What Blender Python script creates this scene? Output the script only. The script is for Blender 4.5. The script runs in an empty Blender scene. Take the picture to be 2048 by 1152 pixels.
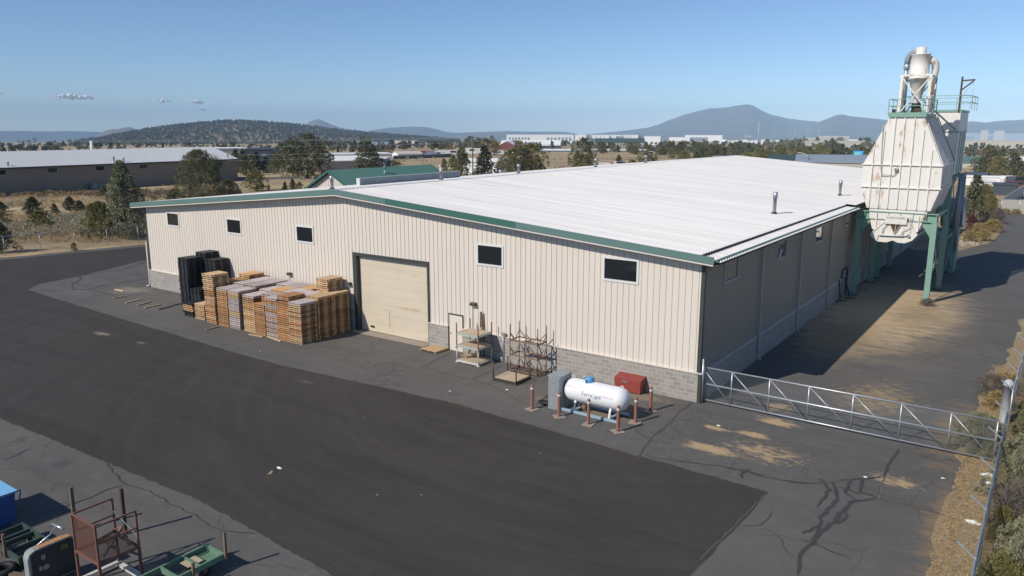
import bpy, math, random
import numpy as np
from mathutils import Vector, Matrix, noise as mnoise
R = math.radians
S = bpy.context.scene
COL = S.collection
# ---------------------------------------------------------------- camera
CAMP = (12.15, -31.642, 12.0755)
YAW, PITCH, FPX = 0.6155, 0.2054, 1543.3
cd = bpy.data.cameras.new('camera'); cam = bpy.data.objects.new('camera', cd); COL.objects.link(cam)
cd.sensor_width = 36; cd.lens = FPX / 2048 * 36; cd.clip_start = .1; cd.clip_end = 60000
cam.location = CAMP; cam.rotation_euler = (math.pi / 2 - PITCH, 0, YAW)
S.camera = cam
# ---------------------------------------------------------------- sky, sun, exposure
HAZE = 1.2e-4
SUN_EL, SUN_AZ = R(38.4), math.atan2(-0.331, -0.944)      # azimuth of the sun as atan2(x, y)
w = bpy.data.worlds.new('World'); S.world = w; w.use_nodes = True
nt = w.node_tree; bg = nt.nodes['Background']
sky = nt.nodes.new('ShaderNodeTexSky'); sky.sky_type = 'NISHITA'; sky.sun_disc = False
sky.sun_elevation = SUN_EL; sky.sun_rotation = SUN_AZ
sky.altitude = 1500; sky.air_density = .87; sky.dust_density = 0; sky.ozone_density = 5.5
nt.links.new(sky.outputs[0], bg.inputs[0]); bg.inputs[1].default_value = .116
sd = bpy.data.lights.new('sun', 'SUN'); sd.energy = 4.3; sd.angle = R(.5); sd.color = (1, .945, .85)
so = bpy.data.objects.new('sun', sd); COL.objects.link(so)
sv = Vector((math.sin(SUN_AZ) * math.cos(SUN_EL), math.cos(SUN_AZ) * math.cos(SUN_EL), math.sin(SUN_EL)))
so.rotation_euler = sv.to_track_quat('Z', 'Y').to_euler(); so.location = (0, -40, 60)
S.view_settings.view_transform = 'Standard'; S.view_settings.look = 'None'
S.view_settings.exposure = 0; S.view_settings.gamma = 1
S.render.engine = 'CYCLES'
S.cycles.use_denoising = True; S.cycles.max_bounces = 6; S.cycles.diffuse_bounces = 2; S.cycles.glossy_bounces = 3
S.cycles.transparent_max_bounces = 48; S.cycles.volume_bounces = 2
# ---------------------------------------------------------------- geometry of the view: a photo pixel to a point in the place
_fw = Vector((-math.sin(YAW) * math.cos(PITCH), math.cos(YAW) * math.cos(PITCH), -math.sin(PITCH)))
_rt = Vector((math.cos(YAW), math.sin(YAW), 0)); _up = _rt.cross(_fw); _C = Vector(CAMP)
def gz(x, y):
    d = math.hypot(x - CAMP[0], y - CAMP[1])
    return -.015 * max(0, d - 300)
def ray(px, py): return _fw + _rt * ((px - 1024) / FPX) + _up * ((576 - py) / FPX)
def at(px, py):                                    # point of the terrain seen at a pixel
    d = ray(px, py); z = 0
    for _ in range(60):
        t = (z - _C.z) / d.z if d.z < -1e-4 else 4000
        p = _C + d * t; z = z * .4 + gz(p.x, p.y) * .6
    p.z = gz(p.x, p.y); return p
def dep(p): return (Vector(p) - _C).dot(_fw)
def far(px, py, dist):                             # a point at a horizontal distance
    d = ray(px, py); return _C + d * (dist / math.hypot(d.x, d.y))
rnd = random.Random(7)
# ---------------------------------------------------------------- mesh builder
class MB:
    def __init__(s): s.v = []; s.f = []; s.mi = []; s.sm = []
    def add(s, vs, fs, mi=0, sm=False):
        b = len(s.v); s.v += [tuple(v) for v in vs]
        for f in fs: s.f.append(tuple(b + i for i in f)); s.mi.append(mi); s.sm.append(sm)
        return s
    def box(s, x0, x1, y0, y1, z0, z1, mi=0):
        return s.add([(x0,y0,z0),(x1,y0,z0),(x1,y1,z0),(x0,y1,z0),(x0,y0,z1),(x1,y0,z1),(x1,y1,z1),(x0,y1,z1)],
                     [(0,3,2,1),(4,5,6,7),(0,1,5,4),(1,2,6,5),(2,3,7,6),(3,0,4,7)], mi)
    def quad(s, a, b, c, d, mi=0): return s.add([a,b,c,d], [(0,1,2,3)], mi)
    def bar(s, p, q, w, h=None, up=(0,0,1), mi=0):
        p = Vector(p); q = Vector(q); h = h or w; d = (q - p).normalized(); u = Vector(up)
        if abs(d.dot(u)) > .98: u = Vector((0,1,0))
        sx = d.cross(u).normalized(); sy = sx.cross(d)
        a = sx * w / 2; b = sy * h / 2
        vs = [e + i * a + j * b for e in (p, q) for i, j in ((-1,-1),(1,-1),(1,1),(-1,1))]
        return s.add(vs, [(0,1,2,3),(7,6,5,4),(0,4,5,1),(1,5,6,2),(2,6,7,3),(3,7,4,0)], mi)
    def tube(s, p, q, r, n=8, r2=None, cap=True, mi=0):
        return s.path([p, q], r, n, mi, [r, r if r2 is None else r2], cap)
    def path(s, pts, r, n=8, mi=0, radii=None, cap=True):
        pts = [Vector(p) for p in pts]; b = len(s.v); k = len(pts); prev = None
        for i, p in enumerate(pts):
            d = (pts[min(i+1, k-1)] - pts[max(i-1, 0)]).normalized()
            if prev is None:
                u = Vector((0,0,1)) if abs(d.z) < .95 else Vector((0,1,0)); sx = d.cross(u).normalized()
            else: sx = (prev - d * prev.dot(d)).normalized()
            prev = sx; sy = sx.cross(d); rr = radii[i] if radii else r
            for j in range(n):
                t = 2 * math.pi * j / n; s.v.append(tuple(p + sx * math.cos(t) * rr + sy * math.sin(t) * rr))
        for i in range(k - 1):
            for j in range(n):
                j2 = (j + 1) % n
                s.f.append((b+i*n+j, b+(i+1)*n+j, b+(i+1)*n+j2, b+i*n+j2)); s.mi.append(mi); s.sm.append(True)
        if cap:
            s.f.append(tuple(b + j for j in range(n))); s.mi.append(mi); s.sm.append(False)
            s.f.append(tuple(b + (k-1)*n + n-1-j for j in range(n))); s.mi.append(mi); s.sm.append(False)
        return s
    def lathe(s, o, prof, n=16, ax='z', mi=0):      # prof: (t along axis, radius)
        b = len(s.v); o = Vector(o)
        for t, r in prof:
            for j in range(n):
                a = 2 * math.pi * j / n; c, d = math.cos(a) * r, math.sin(a) * r
                p = {'z': (c, d, t), 'x': (t, c, d), 'y': (d, t, c)}[ax]
                s.v.append(tuple(o + Vector(p)))
        for i in range(len(prof) - 1):
            for j in range(n):
                j2 = (j + 1) % n; s.f.append((b+i*n+j, b+i*n+j2, b+(i+1)*n+j2, b+(i+1)*n+j)); s.mi.append(mi); s.sm.append(True)
        return s
    def prism(s, poly, a, b, ax='y', mi=0):          # poly in the plane across ax, from a to b
        n = len(poly)
        def P(u, v, t): return {'y': (u, t, v), 'x': (t, u, v), 'z': (u, v, t)}[ax]
        vs = [P(u, v, a) for u, v in poly] + [P(u, v, b) for u, v in poly]
        fs = [tuple(range(n))[::-1], tuple(range(n, 2*n))] + [(i, (i+1) % n, n + (i+1) % n, n + i) for i in range(n)]
        return s.add(vs, fs, mi)
    def build(s, name, mats, parent=None, org=None):
        if not isinstance(mats, (list, tuple)): mats = [mats]
        o3 = Vector(org) if org is not None else (parent_loc(parent) if parent else Vector((0,0,0)))
        me = bpy.data.meshes.new(name)
        me.from_pydata([(v[0]-o3.x, v[1]-o3.y, v[2]-o3.z) for v in s.v], [], s.f)
        for m in mats: me.materials.append(m)
        me.polygons.foreach_set('material_index', s.mi); me.polygons.foreach_set('use_smooth', s.sm)
        me.update()
        ob = bpy.data.objects.new(name, me); COL.objects.link(ob)
        if parent: ob.parent = parent; 
        if org is not None and not parent: ob.location = o3
        elif org is not None and parent: ob.location = o3 - parent_loc(parent)
        return ob
def parent_loc(p):
    v = Vector((0,0,0))
    while p: v = v + p.location; p = p.parent
    return v
def tag(o, label=None, cat=None, group=None, kind=None):
    if label: o['label'] = label
    if cat: o['category'] = cat
    if group: o['group'] = group
    if kind: o['kind'] = kind
    return o
def thing(name, label, cat, loc, group=None):
    o = bpy.data.objects.new(name, None); COL.objects.link(o); o.location = loc; o.empty_display_size = .3
    return tag(o, label, cat, group)
def dup(root, loc, rz=0, sc=None, label=None, group=None, parent=None):
    c = root.copy(); COL.objects.link(c)
    if parent is None:
        c.location = loc; c.rotation_euler = (0, 0, rz)
        if sc: c.scale = sc
        if label: c['label'] = label
        if group: c['group'] = group
    else: c.parent = parent
    for ch in list(root.children): dup(ch, None, parent=c)
    return c
# ---------------------------------------------------------------- materials
def nodes(name):
    m = bpy.data.materials.new(name); m.use_nodes = True
    t = m.node_tree; return m, t, t.nodes['Principled BSDF'], t.nodes.new, t.links.new
def mk(name, col, col2=None, scale=3., amt=.6, rough=.6, metal=0, bump=0, bscale=40, rand=0, vec=(1,1,1), rust=0, rcol=(.22,.09,.03), rvec=(3,3,.7), rsc=1., spec=None, dirt=0):
    m, t, b, N, L = nodes(name)
    b.inputs['Roughness'].default_value = rough; b.inputs['Metallic'].default_value = metal
    if spec is not None: b.inputs['Specular IOR Level'].default_value = spec
    tc = N('ShaderNodeTexCoord'); mp = N('ShaderNodeMapping'); mp.inputs['Scale'].default_value = vec
    L(tc.outputs['Object'], mp.inputs[0])
    col2 = col2 or tuple(c * .8 for c in col)
    n1 = N('ShaderNodeTexNoise'); n1.inputs['Scale'].default_value = scale; n1.inputs['Detail'].default_value = 7; n1.inputs['Roughness'].default_value = .62
    L(mp.outputs[0], n1.inputs['Vector'])
    rp = N('ShaderNodeMapRange'); rp.inputs[1].default_value = .5 - .22 / max(amt, .1); rp.inputs[2].default_value = .5 + .22 / max(amt, .1)
    L(n1.outputs['Fac'], rp.inputs[0])
    mx = N('ShaderNodeMix'); mx.data_type = 'RGBA'; mx.inputs[6].default_value = (*col, 1); mx.inputs[7].default_value = (*col2, 1)
    L(rp.outputs[0], mx.inputs[0]); out = mx.outputs[2]
    if rust:
        mp2 = N('ShaderNodeMapping'); mp2.inputs['Scale'].default_value = rvec; L(tc.outputs['Object'], mp2.inputs[0])
        n2 = N('ShaderNodeTexNoise'); n2.inputs['Scale'].default_value = rsc; n2.inputs['Detail'].default_value = 6; n2.inputs['Roughness'].default_value = .6
        L(mp2.outputs[0], n2.inputs['Vector'])
        r2 = N('ShaderNodeMapRange'); r2.inputs[1].default_value = .74 - rust * .25; r2.inputs[2].default_value = .86 - rust * .25
        L(n2.outputs['Fac'], r2.inputs[0])
        m2 = N('ShaderNodeMix'); m2.data_type = 'RGBA'; L(out, m2.inputs[6]); m2.inputs[7].default_value = (*rcol, 1); L(r2.outputs[0], m2.inputs[0]); out = m2.outputs[2]
    if rand:
        oi = N('ShaderNodeObjectInfo'); hv = N('ShaderNodeHueSaturation')
        mr = N('ShaderNodeMapRange'); mr.inputs[3].default_value = 1 - rand; mr.inputs[4].default_value = 1 + rand
        L(oi.outputs['Random'], mr.inputs[0]); L(mr.outputs[0], hv.inputs['Value']); L(out, hv.inputs['Color']); out = hv.outputs[0]
    L(out, b.inputs['Base Color'])
    if bump:
        n3 = N('ShaderNodeTexNoise'); n3.inputs['Scale'].default_value = bscale; n3.inputs['Detail'].default_value = 4
        L(tc.outputs['Object'], n3.inputs['Vector'])
        bp = N('ShaderNodeBump'); bp.inputs['Strength'].default_value = bump; bp.inputs['Distance'].default_value = .02
        L(n3.outputs['Fac'], bp.inputs['Height']); L(bp.outputs[0], b.inputs['Normal'])
    return m
M = {}
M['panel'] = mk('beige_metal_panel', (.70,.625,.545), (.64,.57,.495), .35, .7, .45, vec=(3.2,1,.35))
M['panel_shade'] = mk('shaded_metal_panel', (.34,.295,.235), (.315,.275,.22), .35, .6, .5)  # darker copy of the beige panel, wall shade put into its colour
M['trim_dark'] = mk('dark_bronze_trim', (.05,.055,.05), None, 3, .5, .5)
M['roof'] = mk('white_roof_panel', (.69,.67,.655), (.46,.445,.435), .9, .75, .5, vec=(.05,2.0,1))
M['green_fade'] = mk('faded_green_trim', (.115,.195,.18), (.10,.175,.16), 1.2, .6, .45)
M['green_fresh'] = mk('green_trim', (.045,.135,.108), (.04,.12,.095), 1.2, .6, .45)
M['green_roof'] = mk('green_roof_panel', (.042,.16,.128), (.036,.14,.11), .7, .6, .45)
M['soffit'] = mk('soffit_metal', (.22,.24,.22), None, 2, .5, .6)
M['white_frame'] = mk('white_window_frame', (.72,.72,.70), None, 3, .4, .45)
M['grey_frame'] = mk('grey_window_frame', (.36,.37,.38), None, 3, .4, .45)
M['door_cream'] = mk('cream_door_panel', (.65,.56,.43), (.58,.49,.37), .6, .9, .5, rust=.62, rcol=(.46,.35,.18), rvec=(.5,.5,2.6), rsc=.55)
M['door_white'] = mk('white_door', (.72,.63,.54), (.66,.57,.48), 1.5, .5, .5)
M['galv'] = mk('galvanised_steel', (.50,.52,.54), (.40,.42,.44), 6, .8, .38, metal=.55)
M['galv_dull'] = mk('dull_galvanised', (.36,.40,.41), (.27,.31,.32), 3, .9, .55, metal=.25, rust=.15, rcol=(.20,.18,.15))
M['pipe_grey'] = mk('grey_downspout', (.46,.44,.41), None, 3, .5, .5)
M['pipe_beige'] = mk('beige_downspout', (.60,.52,.44), None, 3, .5, .5)
M['black'] = mk('black_rubber', (.018,.018,.02), None, 5, .5, .7)
M['steel_dark'] = mk('dark_steel', (.05,.045,.04), (.09,.06,.04), 5, .8, .6, metal=.2)
M['ruststeel'] = mk('rusty_steel', (.15,.085,.055), (.25,.15,.10), 6, 1, .8, bump=.1)
M['rust_red'] = mk('red_rusted_steel', (.135,.058,.040), (.20,.09,.06), 6, 1, .85, bump=.1)
M['post_grey'] = mk('grey_painted_post', (.50,.51,.52), (.42,.43,.44), 3, .7, .5)
M['rustdark'] = mk('dark_rusty_steel', (.06,.036,.026), (.10,.055,.035), 6, 1, .8)
M['tower'] = mk('cream_white_paint', (.76,.725,.675), (.70,.66,.60), 1.2, .7, .5, rust=.72, rcol=(.40,.19,.075), rvec=(1.6,1.6,.55), rsc=1.15)
M['tower_clean'] = mk('white_tower_paint', (.77,.74,.69), (.70,.66,.60), 1.5, .7, .5, rust=.62, rcol=(.36,.16,.06), rvec=(2,2,.8), rsc=1.4)
M['frame_green'] = mk('green_painted_steel', (.235,.385,.305), (.17,.30,.24), 1.4, .7, .5, rust=.28, rcol=(.10,.07,.045), rvec=(1,1,1), rsc=1.6)
M['wood'] = mk('new_pallet_wood', (.55,.335,.16), (.41,.24,.11), 5, .9, .8, rand=.3, vec=(1,4,4))
M['wood_red'] = mk('orange_pallet_wood', (.52,.275,.125), (.38,.19,.085), 5, .9, .8, rand=.28, vec=(1,4,4))
M['wood_pale'] = mk('pale_pallet_wood', (.64,.45,.26), (.51,.34,.185), 5, .9, .8, rand=.2, vec=(1,4,4))
M['wood_grey'] = mk('weathered_pallet_wood', (.53,.46,.445), (.41,.35,.335), 5, .9, .8, rand=.2, vec=(1,4,4))
M['plastic_black'] = mk('black_plastic', (.026,.030,.032), (.034,.038,.04), 3, .6, .5, rand=.3)
M['plywood'] = mk('weathered_plywood', (.52,.42,.29), (.40,.31,.21), 2.2, .9, .8)
M['rack_white'] = mk('white_rack_paint', (.66,.64,.58), (.52,.49,.42), 4, .8, .6, rust=.4)
M['rack_teal'] = mk('pale_teal_rack_paint', (.42,.50,.45), (.32,.36,.32), 4, .8, .6, rust=.45)
M['tank'] = mk('white_tank_paint', (.80,.80,.80), (.76,.76,.76), 1.5, .5, .28)
M['blue_dome'] = mk('blue_plastic', (.10,.32,.58), (.08,.27,.52), 4, .5, .4)
M['skid'] = mk('pale_blue_paint', (.33,.44,.52), (.25,.34,.41), 4, .8, .55, rust=.3)
M['bollard'] = mk('red_brown_bollard', (.30,.125,.085), (.24,.10,.07), 6, .8, .7)
M['white_paint'] = mk('white_paint', (.74,.72,.68), None, 6, .6, .6)
M['concrete'] = mk('concrete', (.36,.30,.24), (.27,.225,.18), 6, .9, .9, bump=.2)
M['red_box'] = mk('red_tool_chest', (.30,.055,.04), (.25,.045,.035), 3, .7, .5)
M['lumber'] = mk('lumber', (.50,.38,.23), (.40,.29,.16), 4, .8, .8)
M['lumber_dark'] = mk('old_lumber', (.17,.125,.085), (.12,.09,.06), 4, .8, .85)
M['blue_bin'] = mk('blue_dumpster_paint', (.02,.075,.26), (.015,.055,.2), 2, .6, .5)
M['blue_lid'] = mk('pale_blue_lid', (.22,.50,.74), (.18,.42,.66), 2, .6, .5)
M['cart_green'] = mk('pale_green_paint', (.15,.255,.165), (.115,.20,.13), 3, .9, .6, rust=.4, rcol=(.16,.085,.04), rvec=(2,2,2))
M['orange'] = mk('faded_orange', (.46,.20,.075), (.38,.25,.13), 5, 1, .6)
M['machine_grey'] = mk('machine_grey', (.33,.36,.33), (.24,.26,.25), 5, .8, .5)
M['machine_dark'] = mk('machine_black', (.020,.022,.028), (.03,.032,.036), 5, .6, .5)
M['chrome'] = mk('bright_steel', (.75,.75,.76), None, 5, .4, .25, metal=.8)
M['yellow'] = mk('yellow_lettering', (.45,.38,.06), None, 5, .5, .6)
M['red_text'] = mk('faded_red_lettering', (.70,.40,.40), None, 20, .8, .6)
M['blue_text'] = mk('navy_lettering', (.10,.13,.22), None, 5, .5, .6)
M['dark_text'] = mk('dark_green_lettering', (.06,.09,.08), None, 5, .5, .6)
M['paper'] = mk('white_scrap', (.80,.80,.78), None, 5, .4, .8)
def glassmat(name, col, rough=.08, spec=.5):
    m, t, b, N, L = nodes(name); b.inputs['Base Color'].default_value = (*col, 1); b.inputs['Roughness'].default_value = rough
    b.inputs['Specular IOR Level'].default_value = spec; b.inputs['Coat Weight'].default_value = .0
    tc = N('ShaderNodeTexCoord'); n = N('ShaderNodeTexNoise'); n.inputs['Scale'].default_value = .9; L(tc.outputs['Object'], n.inputs[0])
    bp = N('ShaderNodeBump'); bp.inputs['Strength'].default_value = .05; L(n.outputs['Fac'], bp.inputs['Height']); L(bp.outputs[0], b.inputs['Normal'])
    return m
M['glass'] = glassmat('dark_window_glass', (.012,.014,.016))
M['glass_side'] = glassmat('reflective_window_glass', (.42,.42,.40), .03, .5); M['glass_side'].node_tree.nodes['Principled BSDF'].inputs['Metallic'].default_value = .85
def cmumat():
    m, t, b, N, L = nodes('concrete_block'); b.inputs['Roughness'].default_value = .9
    tc = N('ShaderNodeTexCoord'); sp = N('ShaderNodeSeparateXYZ'); L(tc.outputs['Object'], sp.inputs[0])
    ad = N('ShaderNodeMath'); ad.operation = 'ADD'; L(sp.outputs[0], ad.inputs[0]); L(sp.outputs[1], ad.inputs[1])
    cb = N('ShaderNodeCombineXYZ'); L(ad.outputs[0], cb.inputs[0]); L(sp.outputs[2], cb.inputs[1])
    br = N('ShaderNodeTexBrick'); br.inputs['Scale'].default_value = 1; br.inputs['Brick Width'].default_value = .41; br.inputs['Row Height'].default_value = .2
    br.inputs['Mortar Size'].default_value = .013; br.inputs['Mortar Smooth'].default_value = .2; br.inputs['Bias'].default_value = 0
    br.inputs['Color1'].default_value = (.42,.375,.335,1); br.inputs['Color2'].default_value = (.32,.29,.265,1); br.inputs['Mortar'].default_value = (.53,.49,.44,1)
    L(cb.outputs[0], br.inputs['Vector'])
    n = N('ShaderNodeTexNoise'); n.inputs['Scale'].default_value = 7; n.inputs['Detail'].default_value = 8; L(tc.outputs['Object'], n.inputs[0])
    mx = N('ShaderNodeMix'); mx.data_type = 'RGBA'; mx.blend_type = 'MULTIPLY'; mx.inputs[0].default_value = .35
    L(br.outputs[0], mx.inputs[6]); L(n.outputs['Color'], mx.inputs[7]); L(mx.outputs[2], b.inputs['Base Color'])
    bp = N('ShaderNodeBump'); bp.inputs['Strength'].default_value = .5; bp.inputs['Distance'].default_value = .01; bp.invert = True
    L(br.outputs['Fac'], bp.inputs['Height']); bp2 = N('ShaderNodeBump'); bp2.inputs['Strength'].default_value = .35; bp2.inputs['Distance'].default_value = .02
    L(n.outputs['Fac'], bp2.inputs['Height']); L(bp.outputs[0], bp2.inputs['Normal']); L(bp2.outputs[0], b.inputs['Normal'])
    return m
M['cmu'] = cmumat()
def asphalt(name, base, blotch, speck=.35, dust=(), tracks=0, alligator=0, arcs=None):
    m, t, b, N, L = nodes(name); b.inputs['Roughness'].default_value = .88; b.inputs['Specular IOR Level'].default_value = .25
    tc = N('ShaderNodeTexCoord'); P = tc.outputs['Object']
    def noise(sc, det=6, rg=.6, vec=None, dist=0):
        n = N('ShaderNodeTexNoise'); n.inputs['Scale'].default_value = sc; n.inputs['Detail'].default_value = det; n.inputs['Roughness'].default_value = rg; n.inputs['Distortion'].default_value = dist
        if vec: mp = N('ShaderNodeMapping'); mp.inputs['Scale'].default_value = vec; L(P, mp.inputs[0]); L(mp.outputs[0], n.inputs['Vector'])
        else: L(P, n.inputs['Vector'])
        return n.outputs['Fac']
    def rng(v, a, c, lo=0., hi=1.):
        r = N('ShaderNodeMapRange'); r.inputs[1].default_value = a; r.inputs[2].default_value = c; r.inputs[3].default_value = lo; r.inputs[4].default_value = hi; L(v, r.inputs[0]); return r.outputs[0]
    def mix(f, a, c, bt='MIX'):
        x = N('ShaderNodeMix'); x.data_type = 'RGBA'; x.blend_type = bt
        for s, v in ((0, f), (6, a), (7, c)):
            if isinstance(v, (int, float)): x.inputs[s].default_value = v
            elif isinstance(v, tuple): x.inputs[s].default_value = (*v, 1)
            else: L(v, x.inputs[s])
        return x.outputs[2]
    def mul(a, c, op='MULTIPLY'):
        x = N('ShaderNodeMath'); x.operation = op
        for i, v in enumerate((a, c)):
            if isinstance(v, (int, float)): x.inputs[i].default_value = v
            else: L(v, x.inputs[i])
        return x.outputs[0]
    c = mix(rng(noise(.16, 7, .62), .36, .64), base, blotch)
    c = mix(rng(noise(1.4, 6, .7), .5, .72, 0, .35), c, tuple(v * 1.55 for v in base))
    c = mix(rng(noise(55, 3, .7), .38, .7, 0, speck), c, tuple(v * 2.2 for v in base))
    c = mix(rng(noise(23, 2, .6), .55, .7, 0, .5), c, tuple(v * .5 for v in base))
    if tracks:
        c = mix(rng(noise(.5, 5, .6, (.10, 1.6, 1), .6), .5, .68, 0, tracks), c, tuple(v * .62 for v in base))
        c = mix(rng(noise(.4, 5, .6, (.12, 1.2, 1), .9), .52, .7, 0, tracks * .7), c, tuple(v * 1.45 for v in base))
    vf = N('ShaderNodeTexVoronoi'); vf.inputs['Scale'].default_value = .75; L(P, vf.inputs['Vector'])          # pale flecks and oil drips
    sc_ = N('ShaderNodeSeparateColor'); L(vf.outputs['Color'], sc_.inputs[0])
    c = mix(mul(rng(vf.outputs['Distance'], .018, .034, 1, 0), rng(sc_.outputs[0], .80, .82)), c, (.34,.31,.27))
    vo_ = N('ShaderNodeTexVoronoi'); vo_.inputs['Scale'].default_value = .22; L(P, vo_.inputs['Vector']); so_ = N('ShaderNodeSeparateColor'); L(vo_.outputs['Color'], so_.inputs[0])
    c = mix(mul(rng(mul(vo_.outputs['Distance'], mul(noise(3, 4), .12), 'ADD'), .07, .16, .65, 0), rng(so_.outputs[1], .6, .62)), c, tuple(v * .5 for v in base))
    if arcs:                                            # tyre arcs round a turning point
        sb = N('ShaderNodeVectorMath'); sb.operation = 'SUBTRACT'; sb.inputs[1].default_value = (*arcs[:2], 0); L(P, sb.inputs[0])
        le = N('ShaderNodeVectorMath'); le.operation = 'LENGTH'; L(sb.outputs[0], le.inputs[0])
        sp = N('ShaderNodeSeparateXYZ'); L(sb.outputs[0], sp.inputs[0]); th = mul(sp.outputs[1], sp.outputs[0], 'ARCTAN2')
        cb = N('ShaderNodeCombineXYZ'); L(mul(le.outputs['Value'], 1.5), cb.inputs[0]); L(mul(th, 1.3), cb.inputs[1])
        n = N('ShaderNodeTexNoise'); n.inputs['Scale'].default_value = 1; n.inputs['Detail'].default_value = 6; n.inputs['Roughness'].default_value = .65; L(cb.outputs[0], n.inputs[0])
        c = mix(rng(n.outputs['Fac'], .5, .72, 0, arcs[2]), c, tuple(v * 1.7 for v in base)); c = mix(rng(n.outputs['Fac'], .46, .3, 0, arcs[2] * .8), c, tuple(v * .6 for v in base))
    if alligator:
        vo = N('ShaderNodeTexVoronoi'); vo.feature = 'DISTANCE_TO_EDGE'; vo.inputs['Scale'].default_value = 1.5
        nn = N('ShaderNodeTexNoise'); nn.inputs['Scale'].default_value = 1.2; nn.inputs['Detail'].default_value = 5; L(P, nn.inputs[0])
        va = N('ShaderNodeMix'); va.data_type = 'RGBA'; va.blend_type = 'ADD'; va.inputs[0].default_value = .9; L(P, va.inputs[6]); L(nn.outputs['Color'], va.inputs[7]); L(va.outputs[2], vo.inputs['Vector'])
        ln = rng(vo.outputs['Distance'], .0, .022, 1, 0); msk = rng(noise(.11, 4, .6), .52, .6)
        c = mix(mul(mul(ln, msk), alligator), c, tuple(v * .38 for v in base))
        vo2 = N('ShaderNodeTexVoronoi'); vo2.feature = 'DISTANCE_TO_EDGE'; vo2.inputs['Scale'].default_value = .16; L(va.outputs[2], vo2.inputs['Vector'])
        c = mix(mul(rng(vo2.outputs['Distance'], 0, .006, 1, 0), .55), c, tuple(v * .5 for v in base))
    for (cx, cy, rx, ry, lo, hi, col, nsc) in dust:
        sb = N('ShaderNodeVectorMath'); sb.operation = 'SUBTRACT'; sb.inputs[1].default_value = (cx, cy, 0); L(P, sb.inputs[0])
        dv = N('ShaderNodeVectorMath'); dv.operation = 'MULTIPLY'; dv.inputs[1].default_value = (1/rx, 1/ry, 0); L(sb.outputs[0], dv.inputs[0])
        le = N('ShaderNodeVectorMath'); le.operation = 'LENGTH'; L(dv.outputs[0], le.inputs[0])
        e = rng(le.outputs['Value'], .1, 1.0, .95, 0)
        k = mul(e, mul(mul(noise(nsc, 10, .78, (.6, 1.5, 1), .4), -.5, 'ADD'), 2.2), 'ADD')
        c = mix(mul(rng(k, lo, hi, 0, .94), rng(le.outputs['Value'], .7, 1.05, 1, 0)), c, col)
    L(c, b.inputs['Base Color'])
    bp = N('ShaderNodeBump'); bp.inputs['Strength'].default_value = .35; bp.inputs['Distance'].default_value = .01
    L(noise(70, 3, .7), bp.inputs['Height']); L(bp.outputs[0], b.inputs['Normal'])
    return m
TAN = (.45,.325,.185)
M['asphalt_old'] = asphalt('old_asphalt', (.112,.105,.097), (.085,.080,.075), .4, alligator=.7, tracks=.25, dust=[
    (5,20,7,20,.2,1.5,(.19,.155,.115),.5), (3.3,25,6.0,16,.0,.62,(.49,.365,.22),.7), (2.6,15,3.2,11,.42,.95,(.33,.23,.125),1.1), (5.5,24,3.8,9,.5,1.0,(.30,.22,.13),.9),
    (2.3,-4.65,1.9,.75,.40,.70,TAN,1.9), (3.3,-2.3,1.2,.55,.42,.72,TAN,2.4), (1.8,-2.5,.9,.45,.42,.68,TAN,2.8), (3.6,-.4,1.5,.8,.42,.75,TAN,2), (3.2,1.4,1.2,1.2,.5,.8,TAN,2), (4.2,-3.8,5,3.0,.78,1.05,TAN,3.2),
    (8.6,-3.6,2.4,1.6,.72,.95,TAN,3.4), (9.9,2.5,2,8,.45,1.,(.26,.18,.10),1.3), (10.3,-6,1.0,8,.5,1.,(.24,.17,.10),1.5), (6.5,5,5,8,.72,1.,(.33,.24,.14),3),
    (-44.5,-1.6,2.6,2.2,.3,.9,(.24,.21,.17),.8), (-2.6,-.8,2.2,.8,.3,.7,(.25,.2,.14),2.), (-3.,-3.9,2.4,1.2,.35,.8,(.2,.165,.12),1.5), (-5.9,-3.6,.8,.8,.4,.7,(.2,.165,.12),2)])
M['asphalt_new'] = asphalt('newer_asphalt', (.051,.0455,.0405), (.042,.037,.033), .3, tracks=.45, arcs=(-4, 3, .30), dust=[
    (-33.5,-9.4,1.3,.5,.4,.75,(.22,.19,.15),2.5), (-29.8,-9.1,.9,.3,.4,.8,(.16,.14,.12),2.5), (-16.6,-8.3,1.0,.5,.55,.9,(.12,.10,.09),2.5)])
M['crack'] = mk('crack_sealant', (.048,.045,.042), (.060,.056,.052), 3, .6, .7)
M['crack_tan'] = mk('dusty_crack', (.19,.15,.10), (.14,.115,.08), 3, .8, .9)
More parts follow.
